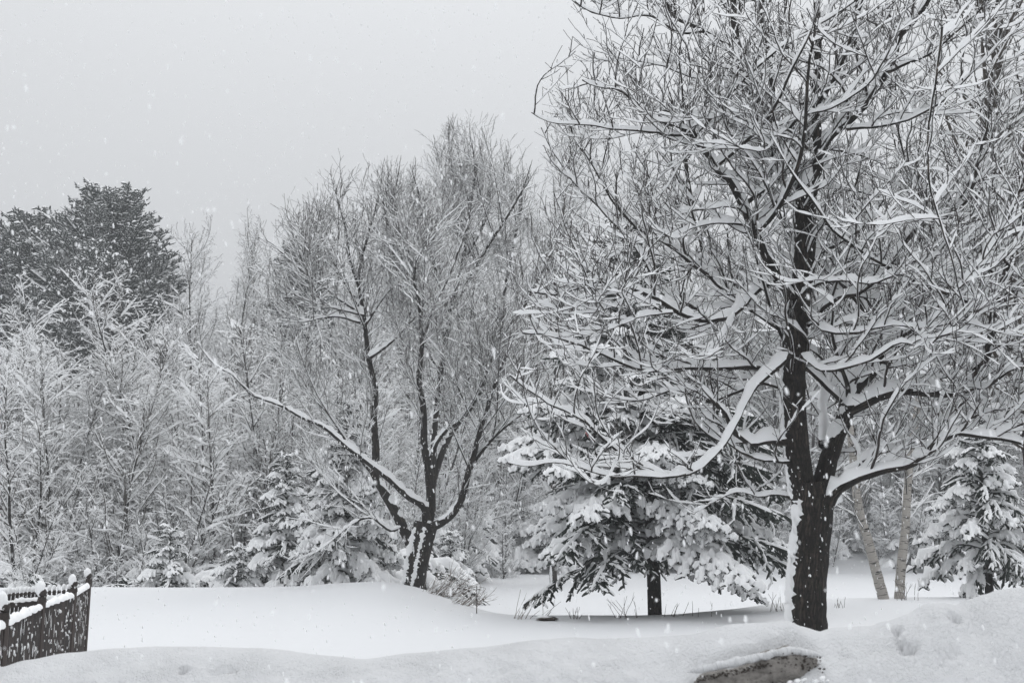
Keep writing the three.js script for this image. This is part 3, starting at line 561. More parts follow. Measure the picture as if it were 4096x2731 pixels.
conifer('spruce', 'broad spruce with snowy drooping boughs and bare lower trunk, standing left of the big trunk', V(P(2622, 2440, 24).x, 0.1, -24), 8.7, {
  seed: 3, trunk: 0.16, from: 0.125, gap: 0.0065, set: spruceSet, lean: [-0.55, -0.3], profile: (q) => q < 0.4 ? 3.05 : lerp(3.0, 0.35, ((q - 0.4) / 0.6) ** 0.8), elev: (q) => lerp(-0.12, 0.5, q),
  heavy: (az, q, r) => { const x = Math.cos(az), z = Math.sin(az); return x > 0.35 && z < 0.8 ? (r() < 0.12 ? 1.2 : 0.2) : (r() < 0.78 ? 1.5 : 0.3); },
});
const coneProfile = (b) => (q) => lerp(b, 0.3, q ** 0.85);
for (const [px, py, topY, d, b, seed, label] of [
  [1370, 2420, 1610, 31.5, 2.5, 11, 'tall snow laden evergreen just left of the leaning lawn tree'],
  [1125, 2420, 1815, 33.5, 1.7, 12, 'dark pointed evergreen with snow tufts, second evergreen to the left of the leaning lawn tree'],
  [665, 2420, 2110, 33, 1.25, 13, 'small snow covered evergreen standing alone right of the fence corner'],
  [935, 2420, 2190, 33, 1.25, 14, 'low snowy evergreen between the lone small evergreen and the dark pointed one'],
  [1270, 2420, 2150, 32, 1.4, 17, 'low evergreen with heavy snow pads in front of the tallest evergreen at the lawn edge'],
  [1530, 2420, 2200, 33, 1.4, 19, 'low snowy evergreen directly behind the foot of the leaning lawn tree, on its left'],
  [1800, 2330, 2130, 40, 1.2, 15, 'small pale snow covered evergreen right of the leaning tree foot, by the pond'],
  [3960, 2375, 1640, 27, 2.1, 16, 'dark evergreen with heavy snow clumps and short bare trunk, by the right edge'],
]) {
  const p = P(px, py, d); p.y = px > 3000 ? 0.3 : px > 1700 ? -0.7 : -0.6; const H = P(px, topY, d).y - p.y;
  conifer('evergreen', label, p, H, { seed, trunk: 0.05 + H * 0.014, from: px > 3000 ? 0.10 : 0.1, gap: 0.022 * 4 / (H + 1), set: hemlockSet, profile: coneProfile(b), elev: (q) => lerp(0.0, 0.7, q), heavy: (az, q, r) => r() < (seed === 11 ? 0.8 : 0.55) ? 1.5 : 0.35 });
}
for (const [px, topY, d, b, seed, label] of [
  [355, 745, 60, 5.0, 21, 'tall dark round topped pine rising over the wood on the left'],
  [40, 850, 64, 5.0, 22, 'dark pine at the left edge, lower than the round topped pine beside it'],
  [1155, 945, 66, 2.9, 23, 'dark narrow pine half hidden behind the left side of the lawn tree crown'],
]) {
  const p = P(px, 2300, d); p.y = groundY(p.x, d) - 0.2; const H = P(px, topY, d).y - p.y - b * 0.33;
  const round = (q) => b * (q < 0.55 ? 0.75 + 0.25 * q / 0.55 : Math.max(0.13, Math.sqrt(Math.max(0, 1 - ((q - 0.55) / 0.47) ** 2))));
  conifer('pine', label, p, H, { seed, trunk: 0.3, from: 0.3, gap: seed === 23 ? 0.008 : 0.0042, set: pineSet, mat: M.pineNeedle, profile: round, elev: (q) => lerp(0.02, 0.85, q ** 2), heavy: (az, q, r) => r() < 0.5 ? 1.0 : 0.4 });
}

// ------------------------------------------------------------------ the wood behind
function bareTemplate(seed, H, o) {
  const rng = RNG(seed), tr = new MB(), cr = new MB(), sn = new MB(), main = [], l1 = [], l2 = [], l3 = [];
  for (let k = 0; k < (o.stems || 1); k++) main.push(growLine(rng, V((rng() - 0.5) * 0.3 * k, -1.5, (rng() - 0.5) * 0.3 * k), V((rng() - 0.5) * (o.splay ?? 0.2), 1, (rng() - 0.5) * (o.splay ?? 0.2)), H + 1.5 - k * 0.8, H * 0.0095, 0.012, { seg: 0.5, wander: 0.09, up: () => 0.08 }));
  main.forEach((br) => twigsOf(rng, br, { from: o.from ?? 0.25, gap: o.gap0, len0: H * 0.16, len1: H * 0.42, ang0: o.a0, ang1: o.a1, lift0: 0, lift1: 6.28, r: 0.034, seg: 0.3, wander: 0.24, curl: 0.6, up: () => o.up, taper: 0.62 }, l1));
  l1.forEach((br) => twigsOf(rng, br, { from: 0.15, gap: o.gap1, len0: 0.5, len1: o.len2 || 1.05, ang0: 0.35, ang1: 1.3, lift0: -1.5, lift1: 1.5, r: 0.0135, rEnd: 0.007, seg: 0.3, wander: 0.4, curl: 1.5, up: () => o.up * 0.8, taper: 0.5 }, l2));
  l2.forEach((br) => twigsOf(rng, br, { from: 0.2, gap: 0.14, len0: 0.12, len1: 0.5, ang0: 0.35, ang1: 1.3, lift0: -1.5, lift1: 1.5, r: 0.008, rEnd: 0.006, seg: 0.3, wander: 0.4, curl: 2.2, up: () => o.up * 0.6, taper: 0.3 }, l3));
  const q = o.snow ?? 1, hh = (a, b) => (r) => q * (a + b * r);
  main.forEach((br) => { tr.tube(br.pts, br.rad, 8, (m, j) => 1 + 0.15 * PN.noise(m, j, seed)); rind(sn, br, V(-1, 0, 0.4).normalize(), 0.08, 0.8, 0.4, 0.02, seed); });
  l1.forEach((br, i) => { cr.tube(br.pts, br.rad, 4); sn.snow(br.pts, br.rad, 5, hh(0.03, 0.9), i, -0.5); });
  l2.forEach((br, i) => { cr.tube(br.pts, br.rad, 3); sn.snow(br.pts, br.rad, 4, hh(0.02, 1.2), i, -0.3, 1.2); });
  l3.forEach((br, i) => { cr.tube(br.pts, br.rad, 3); if (i % 4) sn.snow(br.pts, br.rad, 4, hh(0.016, 1.1), i, -0.2, 1.2); });
  console.log('bare', seed, l1.length, l2.length, l3.length, (cr.i.length + sn.i.length) / 3);
  return { H, trunk: tr.geometry(), crown: cr.geometry(), snow: sn.geometry() };
}
const T = {
  tall: bareTemplate(31, 13, { gap0: 0.17, a0: 0.5, a1: 1.15, up: 0.28, gap1: 0.22, from: 0.2, snow: 1.7 }),
  fork: bareTemplate(32, 11, { stems: 3, splay: 0.6, gap0: 0.32, a0: 0.45, a1: 0.9, up: 0.35, gap1: 0.22, from: 0.25, snow: 1.7 }),
  slim: bareTemplate(33, 14, { gap0: 0.18, a0: 0.3, a1: 0.8, up: 0.45, gap1: 0.22, from: 0.28, snow: 1.5, len2: 1.1 }),
  low: bareTemplate(34, 6, { stems: 5, splay: 1.1, gap0: 0.45, a0: 0.5, a1: 1.1, up: 0.15, gap1: 0.17, from: 0.2, snow: 2.0, len2: 1.0 }),
  wide: bareTemplate(35, 10, { stems: 2, splay: 0.5, gap0: 0.22, a0: 0.55, a1: 1.2, up: 0.16, gap1: 0.22, from: 0.16, snow: 1.9 }),
};
function bare(kind, label, px, topY, d, turn, opt = {}) {
  const K = T[kind], p = P(px, 2300, d); p.y = groundY(p.x, d); const H = P(px, topY, d).y - p.y;
  const t = base(opt.name || 'bare_tree', p, label, opt.category || 'tree', opt.group);
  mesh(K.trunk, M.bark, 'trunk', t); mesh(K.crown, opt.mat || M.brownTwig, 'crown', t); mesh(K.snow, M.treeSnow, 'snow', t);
  t.rotation.y = turn; t.scale.setScalar(H / K.H); if (opt.lean) t.rotation.z = opt.lean; if (opt.fat) t.scale.x = t.scale.z = H / K.H * opt.fat;
  return t;
}
for (const a of [
  ['fork', 'bare tree with forked dark trunk low at the left, nearest the fence posts', 130, 1560, 37, 0.3, { fat: 1.25 }],
  ['tall', 'slender snowy bare tree with upright dark stem, straight above the back fence corner', 475, 1330, 39, 1.2, { lean: -0.06, fat: 1.2 }],
  ['wide', 'wide snow matted bare tree at the far left edge, beside the fork trunked one', -60, 1250, 43, 2.2],
  ['wide', 'pale snow crusted bare tree right below the tall round pine', 290, 1180, 50, 0.8],
  ['tall', 'bare tree with branches sweeping to the right, below the right side of the round pine', 620, 1180, 46, 4.0, { lean: -0.2 }],
  ['tall', 'pale fuzzy bare tree just right of the round topped pine', 760, 968, 56, 2.6],
  ['slim', 'slim upright bare tree at the low gap of the treeline, left one of two', 915, 1035, 55, 1.0],
  ['slim', 'slim upright bare tree nearest the left tips of the lawn tree crown', 1015, 1010, 60, 3.3],
  ['wide', 'snowy bare tree behind the dead end of the long left limb of the lawn tree', 870, 1440, 40, 5.0],
  ['fork', 'brownish bare tree between the long left limb and the upright stems of the lawn tree', 1180, 1230, 44, 2.0, { mat: M.brownTwig }],
  ['tall', 'bare tree right behind the upright left stem of the lawn tree', 1390, 1090, 47, 5.5],
  ['slim', 'tall upright bare tree just right of the broad tree crown, with many thin stems', 2225, 560, 52, 0.5],
  ['slim', 'tall upright bare tree behind the left upper limbs of the big tree', 2380, 690, 56, 2.5],
  ['fork', 'bare tree at the far pond corner between the lawn tree and the spruce', 2010, 1300, 74, 1.5],
  ['tall', 'tall bare tree behind the spruce top, left of the big trunk', 2700, 730, 76, 3.8],
  ['slim', 'bare tree at the right edge with steep twigs, standing nearer than the far wood', 4330, -700, 19, 1.1, { fat: 1.35 }],
  ['tall', 'tall bare tree across the pond, just right of the upper big trunk', 3480, 480, 78, 2.9],
  ['fork', 'forked bare tree across the pond above the birch stems', 3720, 640, 76, 4.4],
  ['tall', 'tall bare tree across the pond behind the dark evergreen at the right', 4020, 420, 77, 0.1],
  ['wide', 'snowy bare tree across the pond directly behind the big trunk', 3180, 900, 76, 0.1],
  ['low', 'snowy shrub on the far pond shore, directly right of the big trunk', 3400, 1985, 77, 0.6, { name: 'shrub', category: 'shrub' }],
  ['low', 'snowy shrub on the far pond shore between and behind the two birches', 3560, 1960, 78, 2.1, { name: 'shrub', category: 'shrub' }],
  ['low', 'snowy shrub on the far pond shore between the right birch and the dark evergreen', 3740, 2000, 77, 3.6, { name: 'shrub', category: 'shrub' }],
  ['low', 'grey twiggy shrub at the near pond corner, left of the spruce', 2010, 2000, 62, 5.1, { name: 'shrub', category: 'shrub' }],
  ['low', 'snow matted shrub low behind the fence posts', 230, 2080, 34, 0.9, { name: 'shrub', category: 'shrub' }],
  ['low', 'snow matted shrub above the lawn crest, left of the lone small evergreen', 520, 2090, 35, 2.7, { name: 'shrub', category: 'shrub' }],
  ['low', 'low snowy shrub by the left picture edge, behind the back fence', -10, 2020, 34, 4.2, { name: 'shrub', category: 'shrub' }],
]) bare(...a);
// the rest of the wood reads as one mass
{
  const rng = RNG(9), group = base('woodland', V(0, 0, 0)); tag(group, 'grey mass of snowy bare trees filling the wood behind', null, null, 'stuff');
  const rows = [];
  const put = (kind, x, d, H) => rows.push([kind, V(x, groundY(x, d), -d), H, rng() * 6.28]);
  const top = (px) => px < 700 ? lerp(1150, 1020, px / 700) : px < 1150 ? 1080 : px < 2100 ? lerp(1060, 760, (px - 1150) / 950) : px < 2900 ? lerp(760, 800, (px - 2100) / 800) : lerp(820, 640, (px - 2900) / 1200);
  for (const [d, n, lo, hi, k] of [[46, 26, 500, 1000, 'fork'], [50, 26, 250, 900, 'tall'], [56, 26, 120, 750, 'fork'], [66, 24, 60, 500, 'wide'], [78, 30, 20, 420, 'tall'], [88, 30, 0, 380, 'fork'], [100, 34, 0, 300, 'tall'], [114, 36, 0, 300, 'slim']])
    for (let i = 0; i < n; i++) {
      const px = -350 + 4800 * (i + rng()) / n, q = P(px, top(clamp(px, 0, 4096)) + lerp(lo, hi, rng()), d), dd = d + (rng() - 0.5) * 7;
      const x = q.x; if (dd < shoreD(x) + 2 && x > -4.5 && x < 40) { if (d < 70) continue; }
      put(rng() < 0.25 ? 'wide' : k, x, Math.max(dd, 44), clamp(q.y - groundY(x, dd), 4, 22));
    }
  for (let i = 0; i < 60; i++) { const x = -25 + 23 * rng(), d = 40 + 14 * rng(); put(rng() < 0.5 ? 'fork' : 'wide', x, d, 5 + 5 * rng()); }
  for (let i = 0; i < 110; i++) { const x = -25 + 22 * rng(), d = 36 + 14 * rng(); put('low', x, d, 3 + 3 * rng()); }
  for (let i = 0; i < 190; i++) { const x = -16 + 62 * rng(), d = Math.max(shoreD(x), 40) + 1 + 9 * rng() ** 1.5; put('low', x, d, 2.5 + 4 * rng()); }
  const m4 = new THREE.Matrix4(), qt = new THREE.Quaternion();
  for (const kind of Object.keys(T)) {
    const list = rows.filter((r) => r[0] === kind); if (!list.length) continue;
    for (const [part, mat, nm] of [['trunk', M.bark, 'trunks'], ['crown', M.brownTwig, 'branches'], ['snow', M.treeSnow, 'snow']]) {
      const im = new THREE.InstancedMesh(T[kind][part], mat, list.length); im.name = nm; im.userData.kind = 'stuff'; im.castShadow = im.receiveShadow = true;
      list.forEach(([, p, H, a], i) => im.setMatrixAt(i, m4.compose(p, qt.setFromAxisAngle(UP, a), V(1, 1, 1).multiplyScalar(H / T[kind].H)))); group.add(im);
    }
  }
  console.log('woodland', rows.length);
}
// dark low evergreen growth at the feet of the wood
{
  const rng = RNG(19), f = new MB(), s = new MB(), m4 = new THREE.Matrix4(), e = new THREE.Euler(), qt = new THREE.Quaternion(), v = V(0, 0, 0);
  const addG = (mb, g) => { const p = g.attributes.position, n = g.attributes.normal, k = mb.k; for (let i = 0; i < p.count; i++) { v.fromBufferAttribute(p, i).applyMatrix4(m4); mb.p.push(v.x, v.y, v.z); v.fromBufferAttribute(n, i).transformDirection(m4); mb.n.push(v.x, v.y, v.z); mb.u.push(0, 0); mb.k++; } for (const i of g.index.array) mb.i.push(k + i); };
  for (let i = 0; i < 16; i++) { const b = hemlockSet[i % 2 ? 0 : 1]; m4.compose(V(0, 0.1 + 1.5 * i / 16, 0), qt.setFromEuler(e.set(0, i * 2.4, 0.25 * i / 16, 'YZX')), V(1, 1, 1).multiplyScalar((1.25 - 0.6 * i / 16) / b.L * 1.2)); addG(f, b.f); addG(s, b.s); }
  const spots = [];
  for (let i = 0; i < 46; i++) spots.push([-21 + 20 * rng(), 33.5 + 9 * rng(), 0.7 + 0.8 * rng()]);
  for (let i = 0; i < 90; i++) { const x = -15 + 60 * rng(); spots.push([x, Math.max(shoreD(x), 36) + 0.5 + 5 * rng(), 0.9 + 1.1 * rng()]); }
  const g = base('undergrowth', V(0, 0, 0)); tag(g, 'dark low evergreen undergrowth along the foot of the wood', null, null, 'stuff');
  for (const [q, mat, nm] of [[f, M.needle, 'foliage'], [s, M.treeSnow, 'snow']]) { const im = new THREE.InstancedMesh(q.geometry(), mat, spots.length); im.name = nm; im.userData.kind = 'stuff'; spots.forEach(([x, d, k], i) => im.setMatrixAt(i, m4.compose(V(x, groundY(x, d), -d), qt.setFromAxisAngle(UP, i * 1.7), V(k * 1.3, k, k * 1.3)))); g.add(im); }
}
// two birches on the lawn edge
{
  const rng = RNG(41);
  for (const [list, w0, w1, label, sd] of [
    [[[3542, 2430], [3534, 2390], [3505, 2280], [3474, 2160], [3440, 2045], [3420, 1900], [3405, 1740], [3380, 1560]], 46, 26, 'pale birch trunk leaning to the left, the left one of two beside the dark evergreen', 1],
    [[[3598, 2420], [3599, 2390], [3608, 2250], [3622, 2130], [3630, 2000], [3638, 1880], [3660, 1700], [3690, 1500]], 42, 24, 'pale straight birch trunk, the right one of two beside the dark evergreen', 2]]) {
    const br = traced(list, 26, 26.3, w0, w1, rng), t = base('birch', br.pts[0].clone(), label, 'tree'); br.pts.forEach((p) => p.sub(t.position));
    const o = new MB().tube(br.pts, br.rad, 14, (m, j) => 1 + 0.05 * PN.noise(m * 0.4, j, sd)).build('trunk', M.birch, t);
    const s = new MB(); s.snow(br.pts, br.rad, 8, () => 0.03, sd, -0.1); plaster(s, br, rng, V(-0.6, 0, 1).normalize(), 0.05, 0.6, 14, 0.02); s.build('snow', M.treeSnow, o);
    const l1 = [], l2 = [], cr = new MB(), sn = new MB();
    twigsOf(rng, br, { from: 0.34, gap: 0.2, len0: 0.6, len1: 1.9, ang0: 0.6, ang1: 1.1, lift0: 0, lift1: 6, r: 0.014, seg: 0.2, wander: 0.2, up: () => 0.1, taper: 0.3 }, l1);
    l1.forEach((b) => twigsOf(rng, b, { from: 0.2, gap: 0.16, len0: 0.2, len1: 0.8, ang0: 0.5, ang1: 0.9, lift0: -0.5, lift1: 1, r: 0.007, rEnd: 0.004, seg: 0.2, wander: 0.2, up: () => 0.1 }, l2));
    l1.concat(l2).forEach((b, i) => { cr.tube(b.pts, b.rad, 4); sn.snow(b.pts, b.rad, 5, (r) => 0.012 + 2.2 * r, i, -0.3); });
    cr.build('crown', M.greyTwig, t); sn.build('snow', M.treeSnow, t);
  }
}

// ------------------------------------------------------------------ the picket fence
{
  const rng = RNG(61), TOP = 1.04;
  const picket = new THREE.BoxGeometry(0.045, 1, 0.02), head = new THREE.CylinderGeometry(0.002, 0.03, 0.07, 6), ball = new THREE.SphereGeometry(0.043, 12, 9), neck = new THREE.CylinderGeometry(0.04, 0.05, 0.05, 8);
  const cap = new MB().blob(V(0, 0, 0), 0.044, 0.066, 0.044, RNG(4), 0.45, 10, 7).geometry(true), small = new MB().blob(V(0, 0, 0), 0.03, 0.045, 0.03, RNG(6), 0.5, 7, 5).geometry(true);
  const anchors = [[-260, 2520 + 90, 6.6], [-95, 2540, 7.6], [12, 2480, 8.8], [165, 2410, 11.1], [292, 2371, 13.25], [352, 2336, 15.7]].map(([px, py, d]) => { const q = P(px, py, d); q.y = 0; return q; });
  const span = (t, a, b, n, fromI, top, tall) => {
    const dir = b.clone().sub(a), len = dir.length(), ry = Math.atan2(-dir.z, dir.x);
    const g = (y) => groundY(lerp(a.x, b.x, 0.5), -lerp(a.z, b.z, 0.5)) + y;
    for (const y of [top - 0.05, 0.32]) { const r = mesh(new THREE.BoxGeometry(len, 0.07, 0.035), M.fence, 'rail', t); r.position.copy(a).lerp(b, 0.5).setY(y); r.rotation.y = ry; r.position.x += -Math.sin(ry) * 0.026; r.position.z += -Math.cos(ry) * 0.026; if (y > 0.5) { const pts = [], rad = []; for (let i = 0; i <= 40; i++) { pts.push(V(len * (i / 40 - 0.5) * 0.985, 0.02 + 0.004 * Math.sin(i), 0.012)); rad.push(0.034); } new MB().snow(pts, rad, 9, () => 0.032, a.x * 7, -0.8, 1.1).build('snow', M.treeSnow, r); } }
    for (let i = fromI; i < n; i++) {
      const k = mesh(picket, [M.fence, M.fenceB, M.fenceC][Math.floor(rng() * 3)], 'picket', t), hgt = (tall ? top + 0.07 : top - 0.012) - (-0.05); k.scale.set(1, hgt, 1); k.position.copy(a).lerp(b, i / n).setY(-0.05 + hgt / 2); k.rotation.y = ry + (rng() - 0.5) * 0.02;
      if (tall) { const h = mesh(head, M.fence, 'picket_head', t); h.position.copy(k.position).setY(top + 0.10); const c = mesh(small, M.treeSnow, 'snow', h); c.position.set(-0.012 + 0.01 * rng(), 0.03, 0); c.scale.set(1, 0.8 + 0.5 * rng(), 1); }
    }
  };
  const postAt = (t, p, top, hat) => {
    const o = mesh(new THREE.BoxGeometry(0.06, top + 0.3, 0.06), M.fenceC, 'post', t); o.position.copy(p).setY((top - 0.3) / 2);
    const y = (top + 0.3) / 2;
    if (hat) { const nk = mesh(neck, M.fence, 'finial', o); nk.position.y = y + 0.02; const bl = mesh(ball, M.fence, 'finial', o); bl.position.y = y + 0.085; const c = mesh(cap, M.treeSnow, 'snow', o); c.position.set(-0.02, y + 0.125, 0.01); c.rotation.y = rng() * 6; c.scale.set(1, 0.9 + 0.35 * rng(), 1); }
  };
  const near = base('picket_fence', V(0, 0, 0), 'long flat topped picket fence running from the left edge to the fence corner', 'fence');
  for (let i = 0; i + 1 < anchors.length; i++) { span(near, anchors[i], anchors[i + 1], Math.round(anchors[i].distanceTo(anchors[i + 1]) / 0.082), 1, TOP - 0.0, false); postAt(near, anchors[i], TOP + 0.04, true); }
  postAt(near, anchors[anchors.length - 1], TOP + 0.05, true);
  { const s = new MB(); for (let k = 0; k < 140; k++) { const i = 1 + Math.floor(rng() * 4), p = anchors[i].clone().lerp(anchors[i + 1], rng()), h = 0.02 + 0.09 * rng() * rng(); p.y = 0.25 + 0.7 * rng() ** 0.6; p.x += 0.013; p.z += 0.004; s.blob(p, 0.003, h, 0.003, rng, 0.7, 4, 4); } for (let k = 0; k < 260; k++) { const i = 1 + Math.floor(rng() * 4), p = anchors[i].clone().lerp(anchors[i + 1], rng()); p.y = 0.2 + 0.8 * rng() ** 0.9; p.x += 0.014; p.z += 0.006; const q = 0.004 + 0.013 * rng() * rng(); s.blob(p, q, q * (1 + 1.5 * rng()), q, rng, 0.5, 5, 3); } s.build('snow', M.treeSnow, near, 'stuff'); }
  const back = base('picket_fence', V(0, 0, 0), 'low picket fence with snow capped picket heads, behind the long fence', 'fence');
  const bq = [[345, 2375, 15.9], [175, 2382, 15.2], [0, 2398, 14.3], [-170, 2410, 13.6]].map(([px, py, d]) => { const q = P(px, py, d); q.y = 0; return q; });
  for (let i = 0; i + 1 < bq.length; i++) { span(back, bq[i], bq[i + 1], Math.round(bq[i].distanceTo(bq[i + 1]) / 0.083), 1, 0.90, true); if (i) postAt(back, bq[i], 0.94, false); }
}

// ------------------------------------------------------------------ dry stalks, soil, ice lump, bird
function tuft(name, label, px, py, d, n, hgt, spread, lean, mat, seed, cat, snowy) {
  const rng = RNG(seed), p = P(px, py, d); p.y = groundY(p.x, d) - 0.03; const t = base(name, p, label, cat), b = new MB(), s = new MB();
  for (let i = 0; i < n; i++) {
    const br = growLine(rng, V((rng() - 0.5) * spread, 0, (rng() - 0.5) * spread * 0.6), V(lean + (rng() - 0.5) * 1.1, 1, (rng() - 0.5) * 0.6), hgt * (0.35 + 0.75 * rng()), 0.0055, 0.003, { seg: hgt * 0.16, wander: 0.22, up: () => -1.1 * rng() });
    b.tube(br.pts, br.rad, 4); if (rng() < 0.6) { const a = along(br, 0.5 + 0.4 * rng()), c = growLine(rng, a.p, a.t.clone().add(V(rng() - 0.5, 0.3, rng() - 0.5)), hgt * 0.3, 0.004, 0.0025, { seg: hgt * 0.15, wander: 0.2, up: () => 0 }); b.tube(c.pts, c.rad, 3); }
    if (snowy && rng() < 0.5) s.snow(br.pts, br.rad, 4, () => 0.012, i, -0.2);
  }
  b.build('stems', mat, t); if (snowy) s.build('snow', M.treeSnow, t);
}
tuft('dry_grass', 'tan dry stalks bent to the right at the foot of the leaning lawn tree', 1760, 2370, 26.6, 70, 0.85, 0.9, 0.8, M.straw, 71, 'grass', true);
tuft('dry_grass', 'flattened tan stalks on the bank slope, right of the leaning tree stalks', 1850, 2400, 25.2, 50, 0.55, 0.7, 1.0, M.straw, 72, 'grass', true);
tuft('dry_grass', 'thin curved dry stalks at the lawn crest under the left spruce boughs', 2120, 2455, 22.6, 16, 0.6, 0.7, 0.5, M.straw, 73, 'grass', true);
tuft('dry_grass', 'sparse dry twigs at the lawn crest left of the spruce trunk', 2510, 2445, 22.8, 9, 0.62, 0.5, -0.2, M.darkStraw, 74, 'grass');
tuft('dry_grass', 'short stalks at the lawn crest right of the spruce trunk', 2740, 2435, 23, 8, 0.4, 1.0, 0.1, M.darkStraw, 75, 'grass');
tuft('dry_grass', 'small dark tuft poking from the crest between bare earth and spruce', 2305, 2455, 22.6, 9, 0.26, 0.2, 0, M.darkStraw, 76, 'grass');
tuft('dry_grass', 'tiny twigs at the crest just right of the big trunk', 3350, 2420, 24, 8, 0.25, 0.5, 0.3, M.darkStraw, 77, 'grass');
tuft('dry_grass', 'thin stalks standing at the feet of the two birches', 3625, 2400, 25.4, 9, 0.45, 0.5, 0.1, M.darkStraw, 78, 'grass');
tuft('dry_grass', 'few short stalks at the crest immediately left of the big trunk', 3110, 2420, 23.5, 8, 0.4, 0.4, 0, M.darkStraw, 79, 'grass');
{
  const p = P(1906, 2445, 23.4), t = base('plant_stake', V(p.x, groundY(p.x, 23.4) - 0.05, p.z), 'single thin upright dark stem on the slope right of the leaning tree', 'stem');
  new MB().tube([V(0, 0, 0), V(0.005, 0.3, 0), V(0, 0.62, 0)], [0.011, 0.009, 0.006], 6).build('stem', M.darkStraw, t);
  new MB().tube([V(0, 0.3, 0), V(-0.02, 0.4, 0.01), V(-0.03, 0.46, 0)], [0.004, 0.004, 0.003], 4).build('side_shoot', M.darkStraw, t);
  const rng = RNG(82), q = P(2190, 2459, 22.2), e = base('earth_patch', V(q.x, groundY(q.x, 22.2), q.z), 'bare brown earth patch showing at the crest under the left spruce boughs', 'earth');
  new MB().blob(V(0, 0.03, 0), 0.2, 0.05, 0.2, rng, 0.9, 18, 8).build('clod', M.soil, e);
  new MB().blob(V(-0.04, 0.062, -0.03), 0.19, 0.035, 0.18, rng, 0.6, 16, 8).build('snow', M.treeSnow, e);
}
{
  // dirty lump of frozen slush laid bare in the face of the bank
  const rng = RNG(90), q = bankHit(3015, 2650), t = base('ice_lump', q.clone().add(V(0, -0.055, 0.03)), 'dirty brown grey lump of frozen slush bared in the snow bank, below the big trunk', 'ice');
  t.rotation.z = 0.13; t.scale.set(0.9, 0.85, 0.9);
  const body = (cx, cy, rx, ry, rz, sd) => { const m = new MB(), A = 72, B = 36; for (let j = 0; j <= B; j++) for (let i = 0; i <= A; i++) { const th = j / B * Math.PI, ph = i / A * Math.PI * 2, x = Math.sin(th) * Math.cos(ph), y = Math.cos(th), z = Math.sin(th) * Math.sin(ph), g = 1 + 0.34 * fbm(x * 2.2 + sd, y * 3 + z, sd) + 0.16 * fbm(x * 8, y * 6 + sd, z * 5) + 0.10 * Math.abs(PN.noise(x * 17, y * 11, z * 15 + sd)); m.p.push(cx + x * rx * g, cy + y * ry * g, z * rz * g); m.n.push(x, y, z); m.u.push((x * rx + cx) * 2.2, (y * ry + z * rz) * 2.2); m.k++; } for (let j = 0; j < B; j++) for (let i = 0; i < A; i++) { const s = j * (A + 1) + i; m.i.push(s, s + 1, s + A + 1, s + 1, s + A + 2, s + A + 1); } return m.geometry(true); };
  mesh(body(0.16, 0.012, 0.20, 0.12, 0.12, 2), M.ice, 'slush_block', t); mesh(body(-0.20, -0.02, 0.16, 0.07, 0.11, 5), M.ice, 'slush_block', t); mesh(body(-0.03, -0.025, 0.15, 0.085, 0.13, 9), M.ice, 'slush_block', t);
  const g = new MB(), w = new MB(), lipY = (x) => 0.075 - 0.085 * Math.abs(x - 0.16) - 0.25 * Math.max(0, x - 0.24);
  for (let i = 0; i < 420; i++) { const x = -0.36 + 0.74 * rng(), k = 0.0016 + 0.0055 * rng() ** 3; g.blob(V(x, lipY(x) + (rng() - 0.6) * (x > 0.05 ? 0.10 : 0.03), 0.10 + 0.05 * rng() - 0.06 * Math.abs(x)), k * 1.5, k, k, rng, 0.7, 5, 3); }
  for (let i = 0; i < 150; i++) { const x = -0.34 + 0.72 * rng(), k = 0.003 + 0.012 * rng() ** 2.5; w.blob(V(x, -0.085 + 0.05 * rng() * rng(), 0.11 + 0.07 * rng()), k * 1.4, k, k, rng, 0.7, 6, 4); }
  { const pts = [], rad = []; for (let i = 0; i <= 46; i++) { const x = -0.40 + 0.80 * i / 46; pts.push(V(x, lipY(x) + 0.045 + 0.012 * PN.noise(x * 22, 1, 2), 0.03 + 0.05 * Math.cos(x * 3))); rad.push((0.024 + 0.012 * PN.noise(x * 13, 4, 2)) * sm(0, 0.12, Math.min(i, 46 - i) / 46 + 0.02)); } const lip = new MB().tube(pts, rad, 14, (m, j) => 1 + 0.3 * PN.noise(m * 0.55, j * 0.9, 3)); mesh(lip.geometry(true), M.bank, 'snow', t); }
  g.build('grit', M.soil, t, 'stuff'); w.build('snow', M.treeSnow, t, 'stuff');
}
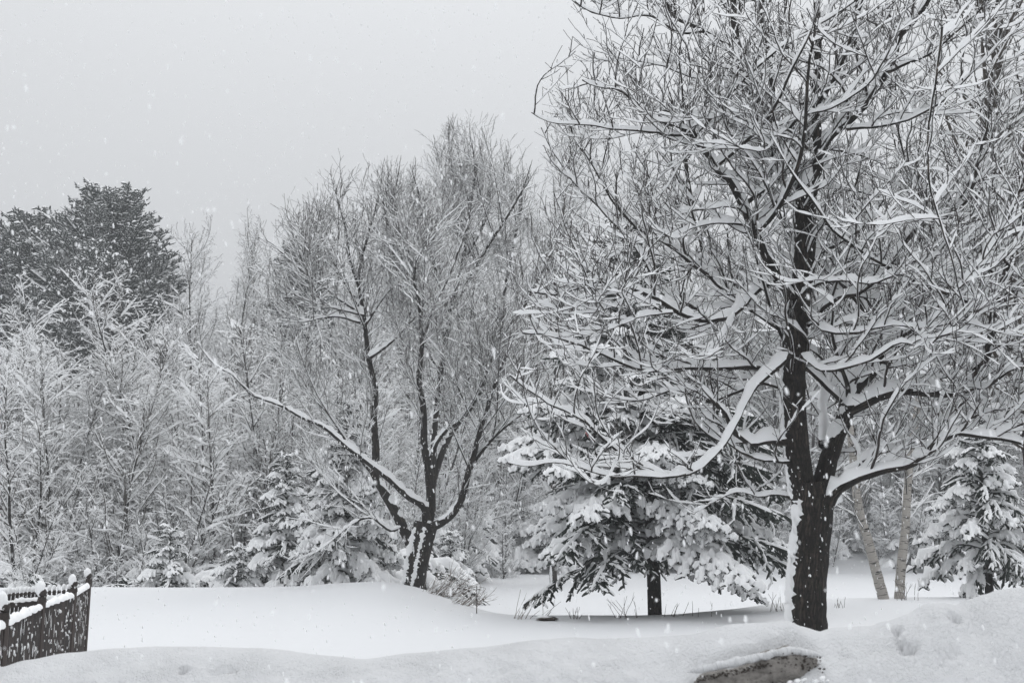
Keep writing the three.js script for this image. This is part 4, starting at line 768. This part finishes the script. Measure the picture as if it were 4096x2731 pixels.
{
  // the bird perched in the spruce
  const p = P(2357, 1742, 21.9), t = base('bird', p, 'small red songbird perched low in the snowy spruce, behind the curved limb', 'bird');
  const prof = (list) => new THREE.LatheGeometry(list.map(([r, y]) => new THREE.Vector2(r, y)), 14);
  const b = mesh(prof([[0.001, -0.06], [0.018, -0.055], [0.034, -0.03], [0.038, 0], [0.032, 0.03], [0.024, 0.048], [0.024, 0.062], [0.021, 0.078], [0.010, 0.09], [0.001, 0.112]]), M.red, 'body', t); b.rotation.z = 0.75;
  const tail = mesh(new THREE.BoxGeometry(0.018, 0.085, 0.006), M.redDark, 'tail', t); tail.position.set(0.06, -0.068, 0); tail.rotation.z = 0.7;
  for (const s of [-1, 1]) { const w = mesh(new THREE.SphereGeometry(0.03, 10, 8).scale(0.55, 1.5, 0.3), M.redDark, 'wing', t); w.position.set(0.008, -0.004, s * 0.03); w.rotation.z = 0.75; const e = mesh(new THREE.SphereGeometry(0.004, 6, 5), M.black, 'eye', t); e.position.set(-0.05, 0.058, s * 0.019); const l = mesh(new THREE.CylinderGeometry(0.002, 0.002, 0.035, 5), M.redDark, 'leg', t); l.position.set(0.006, -0.048, s * 0.012); }
  const k = mesh(new THREE.ConeGeometry(0.009, 0.02, 7), M.orange, 'beak', t); k.position.set(-0.073, 0.052, 0); k.rotation.z = 1.7;
}
// ------------------------------------------------------------------ falling snow
{
  const rng = RNG(123), N = 26000, g = new THREE.IcosahedronGeometry(1, 0), im = new THREE.InstancedMesh(g, M.treeSnow, N), m4 = new THREE.Matrix4(), q = new THREE.Quaternion();
  im.name = numbered('falling_snow'); tag(im, 'snowflakes drifting down through the whole view', null, null, 'stuff');
  for (let i = 0; i < N; i++) {
    const d = 2.6 + 46 * rng() ** 1.3, x = (rng() - 0.5) * (d * 1.05 + 3), y = 0.2 + rng() * (EYE + d * 0.56 + 1), k = (0.0022 + 0.0056 * rng() ** 2) * clamp(0.45 + d / 14, 0, 1.15);
    q.setFromAxisAngle(V(0, 0, 1), 0.12 + (rng() - 0.5) * 0.5);
    im.setMatrixAt(i, m4.compose(V(x, y, -d), q, V(k, k * (1.3 + 1.9 * rng()), k)));
  }
  scene.add(im);
}
{ const seen = new Set(); let n = 0; scene.traverse((o) => { if (o.isMesh && !seen.has(o.geometry)) { seen.add(o.geometry); n += (o.geometry.index ? o.geometry.index.count : o.geometry.attributes.position.count) / 3; } }); console.log('triangles', n); }
renderer.render(scene, camera);
